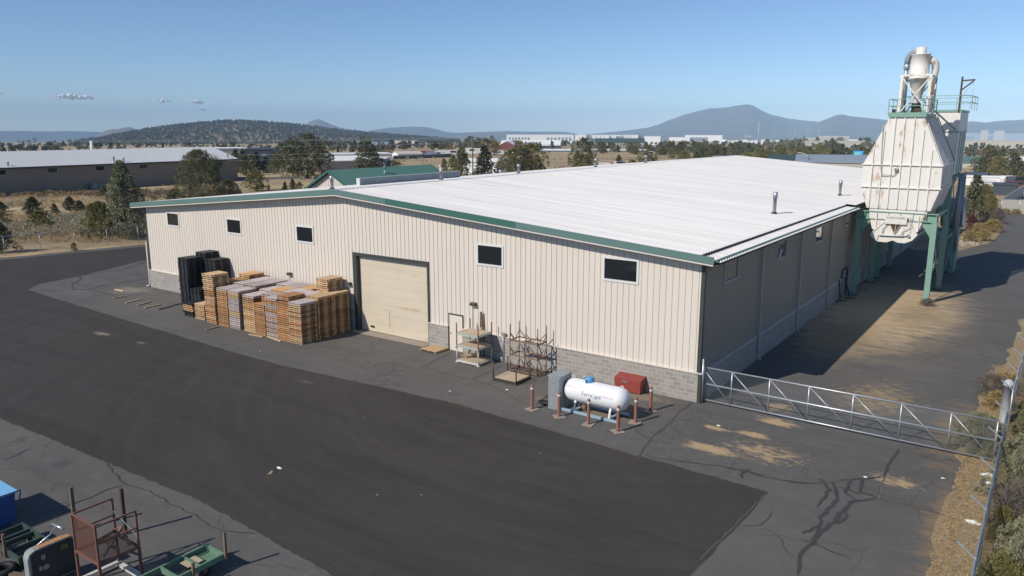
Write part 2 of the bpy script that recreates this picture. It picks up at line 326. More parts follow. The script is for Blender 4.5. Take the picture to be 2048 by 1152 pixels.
def terrainmat():
    m, t, b, N, L = nodes('dry_field'); b.inputs['Roughness'].default_value = .95; b.inputs['Specular IOR Level'].default_value = .1
    tc = N('ShaderNodeTexCoord'); P = tc.outputs['Object']
    def noise(sc, det=6, rg=.6):
        n = N('ShaderNodeTexNoise'); n.inputs['Scale'].default_value = sc; n.inputs['Detail'].default_value = det; n.inputs['Roughness'].default_value = rg; L(P, n.inputs[0]); return n.outputs['Fac']
    def rng(v, a, c, hi=1.):
        r = N('ShaderNodeMapRange'); r.inputs[1].default_value = a; r.inputs[2].default_value = c; r.inputs[4].default_value = hi; L(v, r.inputs[0]); return r.outputs[0]
    def mix(f, a, c):
        x = N('ShaderNodeMix'); x.data_type = 'RGBA'; L(f, x.inputs[0])
        for s, v in ((6, a), (7, c)):
            if isinstance(v, tuple): x.inputs[s].default_value = (*v, 1)
            else: L(v, x.inputs[s])
        return x.outputs[2]
    c = mix(rng(noise(.055, 8, .65), .42, .58), (.34,.26,.175), (.52,.39,.21))
    c = mix(rng(noise(.30, 6, .7), .55, .68, .8), c, (.19,.155,.12))
    c = mix(rng(noise(.013, 5, .6), .5, .62, .7), c, (.24,.18,.12))
    c = mix(rng(noise(2.5, 4, .7), .5, .75, .6), c, (.12,.10,.075))
    L(c, b.inputs['Base Color'])
    bp = N('ShaderNodeBump'); bp.inputs['Strength'].default_value = .6; bp.inputs['Distance'].default_value = .15; L(noise(1.8, 5, .7), bp.inputs['Height']); L(bp.outputs[0], b.inputs['Normal'])
    return m
M['field'] = terrainmat()
M['straw'] = mk('dry_straw_ground', (.37,.27,.145), (.23,.16,.09), 9, 1.2, .95, bump=.8, bscale=22)
def leafmat(name, a, c, sc=.9, rand=.25):
    m = mk(name, a, c, sc, 1., .85, rand=rand, spec=.15); return m
M['juniper'] = leafmat('juniper_foliage', (.165,.165,.075), (.26,.245,.12))
M['juniper_grey'] = leafmat('grey_green_foliage', (.20,.20,.115), (.29,.275,.175))
M['juniper_olive'] = leafmat('olive_foliage', (.155,.145,.047), (.23,.20,.07))
M['juniper_dark'] = leafmat('dark_juniper_foliage', (.092,.098,.048), (.15,.145,.07))
M['autumn'] = leafmat('autumn_foliage', (.24,.16,.045), (.16,.12,.05))
M['crimson'] = leafmat('crimson_foliage', (.13,.03,.03), (.09,.035,.03))
M['sage'] = leafmat('sagebrush', (.30,.275,.19), (.40,.36,.25), .5, .0)
M['sage_brown'] = leafmat('dry_brush', (.17,.115,.07), (.23,.16,.09), .5, 0)
M['rabbit'] = leafmat('rabbitbrush', (.34,.25,.09), (.26,.20,.09), 1.2, .1)
M['drygrass'] = leafmat('dry_grass', (.52,.385,.19), (.40,.29,.15), .4, 0)
M['twig'] = leafmat('grey_twigs', (.17,.145,.125), (.12,.10,.09), 1.2, .1)
M['bark'] = mk('bark', (.10,.07,.05), (.14,.10,.075), 6, .9, .9, bump=.4)
M['pole_wood'] = mk('pole_wood', (.13,.085,.055), (.09,.06,.04), 4, .8, .9)
# ================================================================ ground
def structure(o): o['kind'] = 'structure'; return o
def sheet(name, poly, z, m, sub=0):
    me = MB(); me.add([(x, y, z) for x, y in poly], [tuple(range(len(poly)))])
    return structure(me.build(name, m))
mb = MB(); NA = 128
radii = [0, 12, 25, 45, 70, 100, 140, 190, 240, 290, 340, 420, 520, 650, 820, 1050, 1400, 1900, 2600, 3600, 5000, 7500, 11000, 16000]
mb.v.append((CAMP[0], CAMP[1], 0))
for r in radii[1:]:
    for j in range(NA):
        a = 2 * math.pi * j / NA; x = CAMP[0] + r * math.cos(a); y = CAMP[1] + r * math.sin(a); mb.v.append((x, y, gz(x, y)))
for j in range(NA):
    mb.f.append((0, 1 + j, 1 + (j + 1) % NA)); mb.mi.append(0); mb.sm.append(True)
for i in range(len(radii) - 2):
    for j in range(NA):
        j2 = (j + 1) % NA; b0 = 1 + i * NA; b1 = b0 + NA
        mb.f.append((b0 + j, b1 + j, b1 + j2, b0 + j2)); mb.mi.append(0); mb.sm.append(True)
structure(mb.build('ground', M['field']))
def wob(a, c, n, amp, seed):                          # an edge that wanders
    r = random.Random(seed); out = []
    for i in range(n):
        t = i / n; out.append((a[0] + (c[0]-a[0]) * t + r.uniform(-amp, amp), a[1] + (c[1]-a[1]) * t + r.uniform(-amp, amp)))
    return out
yard = wob((10.5,-46), (10.62,-3), 40, .16, 1) + wob((10.6,-3), (10.4,5), 9, .2, 2) + wob((10.5,5), (11.3,27), 24, .2, 3) + wob((11.3,27), (30,40), 12, .3, 4) + [(40,60),(36,101)] \
     + wob((30,101), (3.0,98), 16, .4, 5) + wob((3.0,96), (3.4,84), 8, .3, 6) + wob((3.6,84),(6.6,78),5,.3,7) + wob((6.9,70),(4.3,56),10,.35,8) + [(1,54),(-2,60),(-2,74),(-48,74),(-47,40)] \
     + wob((-56,38), (-66.5,10), 20, .2, 9) + wob((-66.6,9), (-70.5,-8), 14, .2, 10) + [(-84,-46)]
sheet('yard', yard, .004, M['asphalt_old'])
patch = wob((5.3,-6.95), (-9.3,-6.45), 60, .045, 11) + wob((-9.3,-6.45), (-20,-7.3), 10, .05, 12) + wob((-20,-7.3), (-32.7,-6.95), 12, .06, 13) + wob((-32.7,-6.95), (-52,-6.05), 18, .06, 14) \
      + [(-52.6,-4.5),(-53.2,-1.5),(-54.6,2),(-56.4,6),(-56.6,10),(-54,20),(-51,32),(-53,37.2)] + [(-56.5,34),(-60.5,24),(-64.6,10),(-66.2,4),(-68.3,-6),(-72,-16),(-76,-30)] \
      + wob((-60,-30),(-40,-22),8,.1,15) + wob((-38,-21),(-23.4,-18.97),24,.05,16) + wob((-23.4,-18.97),(-9.9,-18.4),60,.045,17) + wob((-9.9,-18.4),(4.9,-19.3),60,.05,18) + wob((4.95,-19.2),(5.3,-6.95),18,.05,19)
sheet('driveway', patch, .008, M['asphalt_new'])
strip = wob((11.9,-46),(11.9,30),40,.15,21) + [(14.2,36)] + wob((11.2,27),(10.3,5),24,.25,22) + wob((10.2,5),(10.4,-3),10,.25,23) + wob((10.4,-3),(10.3,-46),40,.25,24)
sheet('grass_strip', strip, .012, M['straw'])
sheet('side_road', [tuple(at(*q).xy) for q in ((470,362.5),(560,358),(655,356),(655,352.5),(560,353.5),(470,356))], .006, M['asphalt_old'])
def crack(name, lines, m, wd, seed, zz=.0125):
    r = random.Random(seed); q = MB()
    for li, ln in enumerate(lines):
        zz += .0004
        k = wd * (ln[0] if isinstance(ln[0], (int, float)) else 1)
        pts = [at(*p) for p in (ln[1:] if isinstance(ln[0], (int, float)) else ln)]
        pp = []
        for a, b in zip(pts, pts[1:]):
            n = max(2, int((b - a).length / .22))
            for i in range(n): pp.append(a.lerp(b, i / n) + Vector((r.uniform(-.05,.05), r.uniform(-.05,.05), 0)))
        pp.append(pts[-1]); vs = []; fs = []
        for i, p in enumerate(pp):
            d = (pp[min(i+1, len(pp)-1)] - pp[max(i-1, 0)]); s = Vector((-d.y, d.x, 0)).normalized(); e = k * r.uniform(.7, 1.2) * .5
            if i in (0, len(pp)-1): e *= .2
            vs += [p + s * e + Vector((0,0,zz)), p - s * e + Vector((0,0,zz))]
        for i in range(len(pp) - 1): fs.append((2*i, 2*i+1, 2*i+3, 2*i+2))
        q.add(vs, fs)
    return structure(q.build(name, m))
crack('pavement_cracks', [
    [(1397,797),(1360,822),(1335,850),(1312,868),(1300,880),(1283,900),(1278,915)], [(1337,852),(1362,866)], [(1300,880),(1280,868),(1270,858)], [.6,(1362,824),(1400,838),(1410,836)],
    [.6,(904,705),(872,720),(851,733),(895,749),(945,760),(1006,731)], [.5,(945,760),(985,772),(1012,787),(1040,805)], [.5,(851,733),(842,738)],
    [1.5,(1796,899),(1776,933),(1768,955)], [1.4,(1768,955),(1702,959),(1642,967),(1600,966),(1531,955),(1480,938)], [1.1,(1531,955),(1480,940),(1420,930),(1360,923),(1290,910)], [.8,(1768,955),(1757,997),(1830,1014),(1911,1038)],
    [2.,(1665,965),(1676,997),(1642,1036),(1632,1070),(1625,1087),(1608,1100),(1601,1120),(1595,1151)], [2.,(1757,997),(1710,1002),(1685,1023),(1660,1050),(1640,1066),(1625,1087)], [1.6,(1702,959),(1690,985),(1710,1000)],
    [1.6,(1650,964),(1659,980),(1633,1014)], [1.4,(1640,1052),(1610,1066),(1606,1068)], [1.4,(1655,1046),(1685,1046),(1697,1033),(1688,1024)], [1.6,(1725,958),(1722,985),(1757,997)], [1.2,(1680,975),(1720,990)],
    [.9,(1600,1080),(1625,1089),(1704,1119)], [.35,(1477,1053),(1522,1051),(1544,1023)], [.35,(1522,1053),(1561,1074),(1574,1108),(1590,1119)], [1.4,(1500,938),(1480,950),(1484,958)], [1.2,(1640,955),(1655,980)],
    [1.1,(299,557),(240,566),(202,572),(177.6,578.6),(147,579.5),(143,569),(162,559.5),(158.5,553.7),(183,548),(248,538.5),(294,523)], [.8,(147,539.4),(202,539.4),(225,543)], [.8,(202,539.4),(246,531),(219,524)],
    [.9,(177.6,578.6),(229,593)], [.8,(147,579.5),(105,580),(65,584)], [.7,(212,591),(164,598)],
    [.6,(212,926),(232,950),(252,970),(299,983),(349,1013),(382,1026),(425,1053),(465,1066),(511,1067.6)], [.6,(252,970),(212,980),(186,994.5),(146,1008),(66,1033)], [.6,(0,923),(33,910),(66,896)]], M['crack'], .068, 3)
crack('pavement_cracks', [[(1710,685.6),(1744,694),(1808,702.7),(1868,722),(1894,698)], [(1684.6,728),(1787,754),(1911,779.6)], [(1868,722),(1900,735),(1960,742)], [.8,(299,984),(349,1014.5),(382,1027.5),(425,1054.5),(465,1067.5)],
    [(1768,957),(1757,998),(1830,1015),(1911,1039)], [.8,(1702,960),(1642,968),(1531,956),(1360,924),(1290,911)], [.9,(1380,716),(1560,760)], [.7,(1280,914),(1420,948),(1536,984)], [.6,(1536,986),(1470,1050),(1400,1122)], [.8,(1760,660),(1860,680),(1990,700)], [.8,(900,801),(1100,855),(1280,917)]], M['crack_tan'], .045, 5, .0165)
# ================================================================ warehouse
W, LEN, EAVE, RIDGE, RX = 44.3, 67.5, 6.45, 8.36, -22.6
def wall_top(x): return (EAVE + (RIDGE - EAVE) * (-x) / (-RX)) if x > RX else (6.28 + (RIDGE - 6.28) * (x + W) / (W + RX))
def panel(q, axis, u0, u1, z0, ztop, openings, pitch, gw, depth, at0, sgn, mi=0):
    # vertical ribbed sheet: narrow recessed grooves, holes left for the openings (u0, u1, z0, z1)
    br = {u0, u1, *(o[0] for o in openings), *(o[1] for o in openings)}
    k = 0; u = u0 + pitch * .5; gro = []
    while u < u1 - gw: gro.append(u); br.update((u - gw/2, u + gw/2)); u += pitch
    if axis == 'x': br.add(RX)
    br = sorted(b for b in br if u0 - 1e-6 <= b <= u1 + 1e-6)
    def P(u, o, z): return (u, at0 + sgn * o, z) if axis == 'x' else (at0 + sgn * o, u, z)
    def off(um):
        i = round((um - u0 - pitch*.5) / pitch)
        return -depth if 0 <= i < len(gro) and abs(gro[i] - um) < gw/2 else 0.
    def segs(um):
        cut = sorted((o[2], o[3]) for o in openings if o[0] - 1e-6 < um < o[1] + 1e-6); zz = z0; r = []
        for a, b in cut:
            if a > zz: r.append((zz, a))
            zz = max(zz, b)
        r.append((zz, None)); return r
    prev = None
    for a, b in zip(br, br[1:]):
        if b - a < 1e-6: continue
        um = (a + b) / 2; o = off(um)
        for s0, s1 in segs(um):
            za = ztop(a) if s1 is None else s1; zb = ztop(b) if s1 is None else s1
            q.quad(P(a, o, s0), P(b, o, s0), P(b, o, zb), P(a, o, za), mi)
            if prev is not None and abs(prev - o) > 1e-6: q.quad(P(a, prev, s0), P(a, o, s0), P(a, o, za), P(a, prev, za), mi)
        prev = o
wh = thing('warehouse', 'large beige metal warehouse with white ribbed roof and grey block base', 'warehouse', (-22, 33, 0))
GW = [(-41.36,-39.82,4.96,5.99), (-34.12,-32.5,4.97,6.02), (-26.9,-25.27,4.99,6.05), (-12.48,-10.77,5.0,6.13), (-4.98,-3.14,5.03,6.16)]
OD = (-21.83,-15.9,0,4.78); MD = (-14.47,-13.45,0,2.08)
q = MB(); panel(q, 'x', -W, 0, 1.36, wall_top, GW + [OD, (MD[0], MD[1], 0, 2.08)], .305, .036, .026, 0, -1)
q.build('wall_panel', M['panel'], wh)
SW = [(2.45,4.3,5.0,6.08), (10.4,12.25,4.95,6.02), (18.3,20.2,4.9,5.95), (26.2,28.,4.9,5.95)]
SD = (26.5,28.1,0,2.05)
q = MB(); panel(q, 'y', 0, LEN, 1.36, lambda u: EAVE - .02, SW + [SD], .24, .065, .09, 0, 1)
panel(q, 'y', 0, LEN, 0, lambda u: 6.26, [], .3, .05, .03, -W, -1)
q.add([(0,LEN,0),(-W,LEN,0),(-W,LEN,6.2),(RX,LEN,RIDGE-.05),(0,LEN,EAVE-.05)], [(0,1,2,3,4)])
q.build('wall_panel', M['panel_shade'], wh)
q = MB()
for a, b in ((-W, OD[0]), (OD[1], MD[0]), (MD[1], .1)): q.box(a, b, -.10, .1, 0, 1.34)
q.box(-.1, .10, .1, SD[0], 0, 1.34); q.box(-.1, .10, SD[1], LEN, 0, 1.34)
q.build('block_base', M['cmu'], wh)
q = MB()
for a, b in ((-W-.03, OD[0]), (OD[1], MD[0]), (MD[1], .14)): q.box(a, b, -.14, .0, 1.343, 1.375)
q.box(.003, .14, .003, SD[0], 1.343, 1.375); q.box(.003, .14, SD[1], LEN, 1.343, 1.375)
q.build('base_flashing', M['panel'], wh)
q = MB(); q.box(-.13,.035,-.035,-.004,1.378,6.36); q.box(.004,.035,-.003,.14,1.378,6.36); q.box(-W-.035,-W+.12,-.035,-.004,1.378,6.2)
q.build('corner_trim', M['trim_dark'], wh)
q = MB(); q.box(-.02,.14,-.135,-.105,0,1.33); q.build('corner_post', M['trim_dark'], wh)
# roof: ribbed sheets on two slopes
YF, YB, XR, XL = -.58, LEN + .5, .55, -45.25
def rz(x): return (8.47 - (8.47 - 6.66) * (x - RX) / (XR - RX)) if x > RX else (8.47 - (8.47 - 6.42) * (RX - x) / (RX - XL))
def ribs(q, xa, xb, y0, y1, zf, pitch=.3, rw=.065, rh=.055):
    y = y0; prof = []
    while y < y1 - pitch:
        prof += [(y, 0), (y + pitch - 2*rw, 0), (y + pitch - 1.5*rw, rh), (y + pitch - .5*rw, rh)]; y += pitch
    prof += [(y, 0), (y1, 0)]
    n = len(prof); vs = [(xa, yy, zf(xa) + h) for yy, h in prof] + [(xb, yy, zf(xb) + h) for yy, h in prof]
    q.add(vs, [(i, i+1, n+i+1, n+i) for i in range(n-1)])
q = MB(); ribs(q, XR - .62, RX, YF, YB, rz); ribs(q, RX, XL, YF, YB, rz)
q.add([(XR-.62,YF,rz(XR-.62)-.1),(RX,YF,8.37),(XL,YF,rz(XL)-.1),(XL,YB,rz(XL)-.1),(RX,YB,8.37),(XR-.62,YB,rz(XR-.62)-.1)], [(0,1,4,5),(1,2,3,4)])
rf = q.build('roof', M['roof'], wh)
q = MB(); q.bar((RX, YF, 8.50), (RX, YB, 8.50), .5, .02); q.build('ridge_cap', M['roof'], wh)
q = MB(); ribs(q, XR + .32, XR - .8, YF + .02, 26.5, lambda x: rz(x) - .135); ribs(q, XR + .02, XR - .70, 26.5, YB, lambda x: rz(x) + .06)
q.build('eave_panel', M['roof'], wh)
q = MB(); q.box(XR - .625, XR - .61, YF + .05, 26.5, rz(XR - .62) - .11, rz(XR - .62) + .01); q.build('eave_gap_dark', M['black'], wh)  # black strip; the shade in the open rib ends is its colour
def fasc(q, xa, xb, h0=-.27, h1=.06, y=YF-.03, th=.03):
    za, zb = rz(xa), rz(xb); q.add([(xa,y,za+h0),(xb,y,zb+h0),(xb,y,zb+h1),(xa,y,za+h1),(xa,y+th,za+h0),(xb,y+th,zb+h0),(xb,y+th,zb+h1),(xa,y+th,za+h1)],
          [(0,1,2,3),(7,6,5,4),(0,4,5,1),(3,2,6,7),(0,3,7,4),(1,5,6,2)])
for a, b in ((XL, -29.9), (-29.895, RX), (RX + .005, -18.45), (-9.6, XR + .06)): q = MB(); fasc(q, a, b); q.build('fascia', M['green_fade'], wh)
q = MB(); fasc(q, -18.445, -9.605, -.272, .062, YF - .034); q.build('fascia', M['green_fresh'], wh)
for a, b in ((XL, RX), (RX + .003, XR + .02)): q = MB(); fasc(q, a, b, -.34, -.275, YF - .012, .04); q.build('drip_trim', M['panel'], wh)
q = MB()
for a, b in ((XL + .01, RX), (RX, XR)): q.quad((a,YF,rz(a)-.26),(b,YF,rz(b)-.26),(b,-.01,rz(b)-.26),(a,-.01,rz(a)-.26))
q.quad((.01,YF,6.37),(XR+.2,YF,6.37),(XR+.2,LEN,6.37),(.01,LEN,6.37)); q.quad((XL,YF,6.14),(-W,YF,6.14),(-W,LEN,6.14),(XL,LEN,6.14))
q.build('soffit', M['soffit'], wh)
q = MB(); y = .3
while y < 60: q.bar((.02, y, 6.05), (.5, y, 6.35), .05, .05); y += 1.45
q.bar((-W - .02, 0.1, 5.75), (-W - .75, 0.1, 6.12), .06); q.build('eave_bracket', M['soffit'], wh)
q = MB(); q.box(XR + .06, XR + .22, YF + .05, 26.4, 6.50, 6.58); q.box(XR - .1, XR + .06, 26.5, YB, 6.46, 6.6); q.build('gutter', M['green_fresh'], wh)
def window(u0, u1, z0, z1, axis, frame, glass):
    q = MB(); f = .085
    def bx(q, ua, ub, za, zb, d0, d1): q.box(ua, ub, -d1, -d0, za, zb) if axis == 'x' else q.box(d0, d1, ua, ub, za, zb)
    bx(q, u0-.02, u1+.02, z1-f, z1+.02, -.05, .035); bx(q, u0-.02, u1+.02, z0-.02, z0+f, -.05, .04); bx(q, u0-.02, u0+f, z0+f, z1-f, -.05, .035); bx(q, u1-f, u1+.02, z0+f, z1-f, -.05, .035)
    org = (u0, 0, z0) if axis == 'x' else (0, u0, z0)
    w = q.build('window', frame, wh, org)
    q = MB(); bx(q, u0+f, u1-f, z0+f, z1-f, -.045, -.02); q.build('pane', glass, w)
for g in GW: window(*g, 'x', M['white_frame'], M['glass'])
for g in SW: window(*g, 'y', M['grey_frame'], M['glass_side'])
# overhead door
q = MB(); x0, x1, z1 = OD[0], OD[1], OD[3]
q.box(x0-.02, x0+.30, -.06, .42, 0, z1+.02); q.box(x0+.30, x1+.06, -.06, .42, z1-.16, z1+.02); q.box(x1-.06, x1+.06, -.06, .42, 0, z1-.163)
q.build('door_surround', M['trim_dark'], wh, (x0, 0, 0))
q = MB(); n = 8
for i in range(n):
    za = .06 + i * (z1 - .22) / n; zb = .06 + (i + 1) * (z1 - .22) / n
    q.box(x0+.31, x1-.065, .20, .26, za + .02, zb - .006)
    q.box(x0+.31, x1-.065, .215, .26, zb - .006, zb + .02)
od = q.build('overhead_door', M['door_cream'], wh, (x0, 0, 0))
q = MB(); q.box(-20.75, -20.45, .15, .2, .32, .42); q.build('handle', M['black'], od)
q = MB()
for z in (.75, 1.3): q.box(-19.2, -19.17, .19, .2, z-.25, z+.25)
q.build('panel_joint', M['panel_shade'], od)
q = MB(); q.box(x0, x1, -.5, .4, .013, .045); structure(q.build('door_sill', M['concrete'])) if False else q.build('door_sill', M['concrete'], wh)
q = MB(); q.box(MD[0]+.05, MD[1]-.05, -.03, .03, .02, 2.03); md = q.build('door', M['door_white'], wh, (MD[0], 0, 0))
q = MB(); q.tube((MD[0]+.16, -.03, 1.0), (MD[0]+.16, -.10, 1.0), .03); q.build('handle', M['galv'], md)
q = MB(); q.box(MD[0]-.005, MD[0]+.045, -.05, .03, .0, 2.1); q.box(MD[1]-.045, MD[1]+.005, -.05, .03, 0, 2.1); q.box(MD[0]+.045, MD[1]-.045, -.05, .03, 2.035, 2.1); q.build('door_frame', M['trim_dark'], md)
q = MB(); q.box(-.03, .02, SD[0]+.06, SD[1]-.06, .02, 1.98); sdo = q.build('door', M['galv_dull'], wh, (0, SD[0], 0))
q = MB(); q.box(-.05, .13, SD[0]-.01, SD[0]+.05, 0, 2.05); q.box(-.05, .13, SD[1]-.05, SD[1]+.01, 0, 2.05); q.box(-.05, .13, SD[0]+.05, SD[1]-.05, 1.99, 2.05); q.build('door_frame', M['trim_dark'], sdo)
for x in (-27.69, -22.2, -12.68):                         # wall lights
    q = MB(); q.prism([(-.02,2.82),(-.2,2.76),(-.22,2.86),(-.16,2.93),(-.02,2.93)], x-.17, x+.17, 'x'); wl = q.build('wall_light', M['steel_dark'], wh, (x, 0, 2.85))
    q = MB(); q.box(x-.14, x+.14, -.19, -.03, 2.74, 2.775); q.build('lens', M['white_frame'], wl)
    q = MB(); q.tube((x-.12,-.03,2.74), (x-.12,-.03,1.45), .012, 6); q.build('conduit', M['panel_shade'], wl)
for y in (7.77, 15.0, 22.25, 36.5, 44, 51, 58):                         # downspouts on the shaded side
    q = MB(); q.path([(.42,y,6.42),(.36,y+.0,6.2),(.1,y,6.02),(.1,y,5.9),(.155,y,1.5),(.155,y,.28),(.2,y+.02,.14),(.34,y+.04,.07)], .055, 8); q.build('downspout', M['pipe_grey'], wh)
    q = MB(); q.path([(.42,y-.05,6.3),(.3,y+.9,6.26),(.2,y+2.6,6.2)], .045, 6) if y < 30 else q.box(.036,.1,y-.1,y+.1,5,5.02); q.build('gutter_pipe', M['pipe_grey'], wh)
q = MB(); q.path([(-44.42,-.06,3.52),(-44.42,-.06,.25),(-44.46,-.1,.1),(-44.6,-.25,.05)], .07, 8); q.build('downspout', M['pipe_beige'], wh)
q = MB(); q.path([(-10.67,-.17,.1),(-10.67,-.17,1.5)], .025, 8); q.prism([(-10.76,1.5),(-10.58,1.44),(-10.55,1.6),(-10.73,1.64)], -.28, -.12, 'y'); q.build('conduit_light', M['galv'], wh)
def roof_vent(x, y, h, r=.105):
    z = rz(x); q = MB(); q.lathe((x, y, z), [(0, r*1.02), (h*.72, r*1.02), (h*.72, r*1.35), (h, r*1.35), (h, 0)], 14); v = q.build('roof_vent', M['galv'], wh, (x, y, z))
    q = MB(); q.lathe((x, y, z), [(.0, r*2.0), (.05, r*1.9), (.14, r*1.1)], 14); q.build('vent_boot', M['black'], v)
for x, y, h in ((-2, 16.2, 1.35), (-1.8, 32.2, 1.2), (-24.4, .9, .85), (-24.4, 11.2, .8), (-24.2, 20.7, .8), (-24.0, 33.2, .85), (-24.0, 44.0, .85)): roof_vent(x, y, h)
q = MB(); q.box(-33.04, -32.96, 11.45, 23.9, 7.4, 8.13); rs = q.build('roof_screen', M['galv_dull'], wh, (-33, 11.5, 7.4))
q = MB(); q.box(-33.3, -32.94, 11.36, 11.44, 7.4, 8.14); q.box(-33.1,-32.9,11.45,23.9,8.133,8.16); q.build('screen_trim', M['white_frame'], rs)
# ================================================================ dust collector tower
dc = thing('dust_collector', 'tall cream-white rust-streaked dust collector on green steel legs beside the warehouse', 'industrial tower', (3, 31, 0))
Y0, Y1 = 27.9, 34.3
hexp = [(2.0,12.8),(4.08,12.8),(5.5,9.52),(5.52,7.96),(5.06,6.45),(1.02,6.45),(.51,7.96),(.52,9.52)]
q = MB(); q.prism(hexp, Y0, Y1, 'y'); fh = q.build('filter_house', M['tower'], dc)
q = MB()
def xedge(z):                                            # half outline of the house at a height
    for (z0, l0, r0), (z1, l1, r1) in zip(((6.45,1.02,5.06),(7.96,.51,5.52),(9.52,.52,5.5),(12.8,2.0,4.08)), ((7.96,.51,5.52),(9.52,.52,5.5),(12.8,2.0,4.08))):
        if z0 <= z <= z1: t = (z - z0) / (z1 - z0); return l0 + (l1-l0)*t, r0 + (r1-r0)*t
for i, x in enumerate((1.14,1.74,2.35,2.95,3.55,4.17,4.78)):
    zt = 12.78 if 2.1 < x < 4.0 else (10.6 if x < 1.3 else 11.85 if x < 2 else 11.9 if x < 4.5 else 10.6)
    q.box(x-.035, x+.035, Y0-.09, Y0-.001, 6.5, zt)
for z in (7.96, 9.52):
    l, r = xedge(z); q.box(l-.06, r+.06, Y0-.11, Y0-.003, z-.035, z+.035); q.box(r+.002, r+.07, Y0, Y1, z-.035, z+.035); q.box(l-.07, l-.002, Y0, Y1, z-.035, z+.035)
for k in range(9):
    y = Y0 + .4 + k * .7; l = xedge
    for sd in (0, 1):
        pts = [(xedge(z)[sd], y, z) for z in (7.98, 9.5)]; q.bar(pts[0], pts[1], .08, .08, (0,1,0)); q.bar((xedge(9.55)[sd], y, 9.55), (xedge(12.75)[sd], y, 12.75), .09, .09, (0,1,0))
        q.bar((xedge(6.5)[sd], y, 6.5), (xedge(7.9)[sd], y, 7.9), .06, .06, (0,1,0))
q.build('stiffener', M['tower_clean'], fh)
q = MB(); q.path([(1.62,Y0-.1,12.3),(1.62,Y0-.13,11.9),(1.72,Y0-.13,9.3),(1.8,Y0-.13,8.82),(2.5,Y0-.13,8.80),(2.66,Y0-.13,8.9),(2.68,Y0-.13,9.2)], .03, 8); cdt = q.build('conduit', M['pipe_grey'], fh)
q = MB(); q.lathe((2.68,Y0-.3,9.26), [(0,.05),(.02,.13),(.2,.15),(.24,.0)], 12, 'y'); q.build('floodlight', M['white_paint'], fh)
# hopper and its clamshell gate
q = MB(); q.prism([(1.18,6.45),(4.9,6.45),(4.70,5.8),(4.42,4.95),(1.48,4.95),(1.24,5.9)], Y0+.06, Y1-.6, 'y'); hp = q.build('hopper', M['tower'], dc)
q = MB(); q.prism([(1.40,4.62),(2.25,5.62),(3.8,5.62),(4.46,4.78),(4.15,4.36),(3.71,4.14),(3.28,4.14),(2.92,4.28),(2.54,4.11),(1.96,4.12),(1.62,4.33)], Y0-.1, Y0+.05, 'y')
gate = q.build('gate_plate', M['tower_clean'], hp)
q = MB(); q.prism([(1.40,4.62),(4.46,4.78),(4.15,4.36),(3.28,4.14),(2.92,4.28),(2.54,4.11),(1.62,4.33)], Y0+.06, Y1-1, 'y'); q.build('gate_shell', M['tower'], hp)
q = MB(); q.bar((1.42,Y0-.13,4.6),(2.35,Y0-.13,5.62),.05); q.bar((4.44,Y0-.13,4.8),(3.75,Y0-.13,5.62),.05)
for x in (1.72, 4.42): q.box(x-.03, x+.03, Y0-.02, Y0+.06, 5.0, 6.1)
q.build('gate_rib', M['tower_clean'], hp)
q = MB(); q.tube((2.05,Y0-.2,4.62),(3.6,Y0-.2,4.66),.07,12); cy = q.build('hydraulic_cylinder', M['white_frame'], hp)
q = MB(); q.tube((3.6,Y0-.2,4.66),(3.85,Y0-.2,4.67),.03,8); q.lathe((3.92,Y0-.2,4.68), [(-.06,.09),(.06,.09),(.06,0)], 10, 'y'); q.build('piston_rod', M['galv'], cy)
q = MB(); q.path([(2.02,Y0-.18,4.62),(1.96,Y0-.16,4.5),(1.96,Y0-.13,4.2)], .02, 6)
for dx in (0, .08): q.path([(2.55+dx,Y0-.12,5.7),(2.52+dx,Y0-.16,5.45),(2.25+dx,Y0-.16,5.05),(2.2+dx,Y0-.16,4.72)], .016, 6); q.path([(3.85+dx,Y0-.12,6.0),(3.95+dx,Y0-.16,5.5),(3.9+dx*1.5,Y0-.16,5.2),(3.5+dx,Y0-.16,4.95),(3.45+dx,Y0-.16,4.72)], .016, 6)
q.build('hose', M['pipe_grey'], hp)
q = MB(); q.prism([(2.66,5.42),(3.36,5.42),(3.0,4.76)], Y0-.14, Y0-.11, 'y'); q.build('gate_opening', M['rustdark'], hp)
q = MB(); q.bar((2.66,Y0-.17,5.42),(3.0,Y0-.17,4.74),.05); q.bar((3.38,Y0-.17,5.42),(3.0,Y0-.17,4.74),.05); q.bar((3.05,Y0-.17,5.4),(3.02,Y0-.17,4.8),.05); q.build('gate_opening_frame', M['plywood'], hp)
def text_faces(txt, size, width=None):
    c = bpy.data.curves.new('lettering', 'FONT'); c.body = txt; c.size = size; c.align_x = 'CENTER'; c.resolution_u = 3
    o = bpy.data.objects.new('lettering', c); me = bpy.data.meshes.new_from_object(o)
    vs = [tuple(v.co) for v in me.vertices]; fs = [tuple(p.vertices) for p in me.polygons]
    bpy.data.objects.remove(o); bpy.data.curves.remove(c); bpy.data.meshes.remove(me)
    if width:
        x0 = min(v[0] for v in vs); x1 = max(v[0] for v in vs); k = width / (x1 - x0); vs = [(v[0] * k, v[1], 0) for v in vs]
    return vs, fs
q = MB(); q.box(2.33,3.72,Y0-.26,Y0-.12,5.44,6.02); sg = q.build('sign_board', M['tower_clean'], hp)
q = MB()
for tx, sz, zz, wd in (('CAROTHERS', .2, 5.83, 1.22), ('SHEET METAL', .13, 5.66, 1.15)):
    vs, fs = text_faces(tx, sz, wd); q.add([(3.02 + v[0], Y0-.265, zz + v[1]) for v in vs], fs, 0)
q.build('sign_lettering', M['dark_text'], sg) if False else None
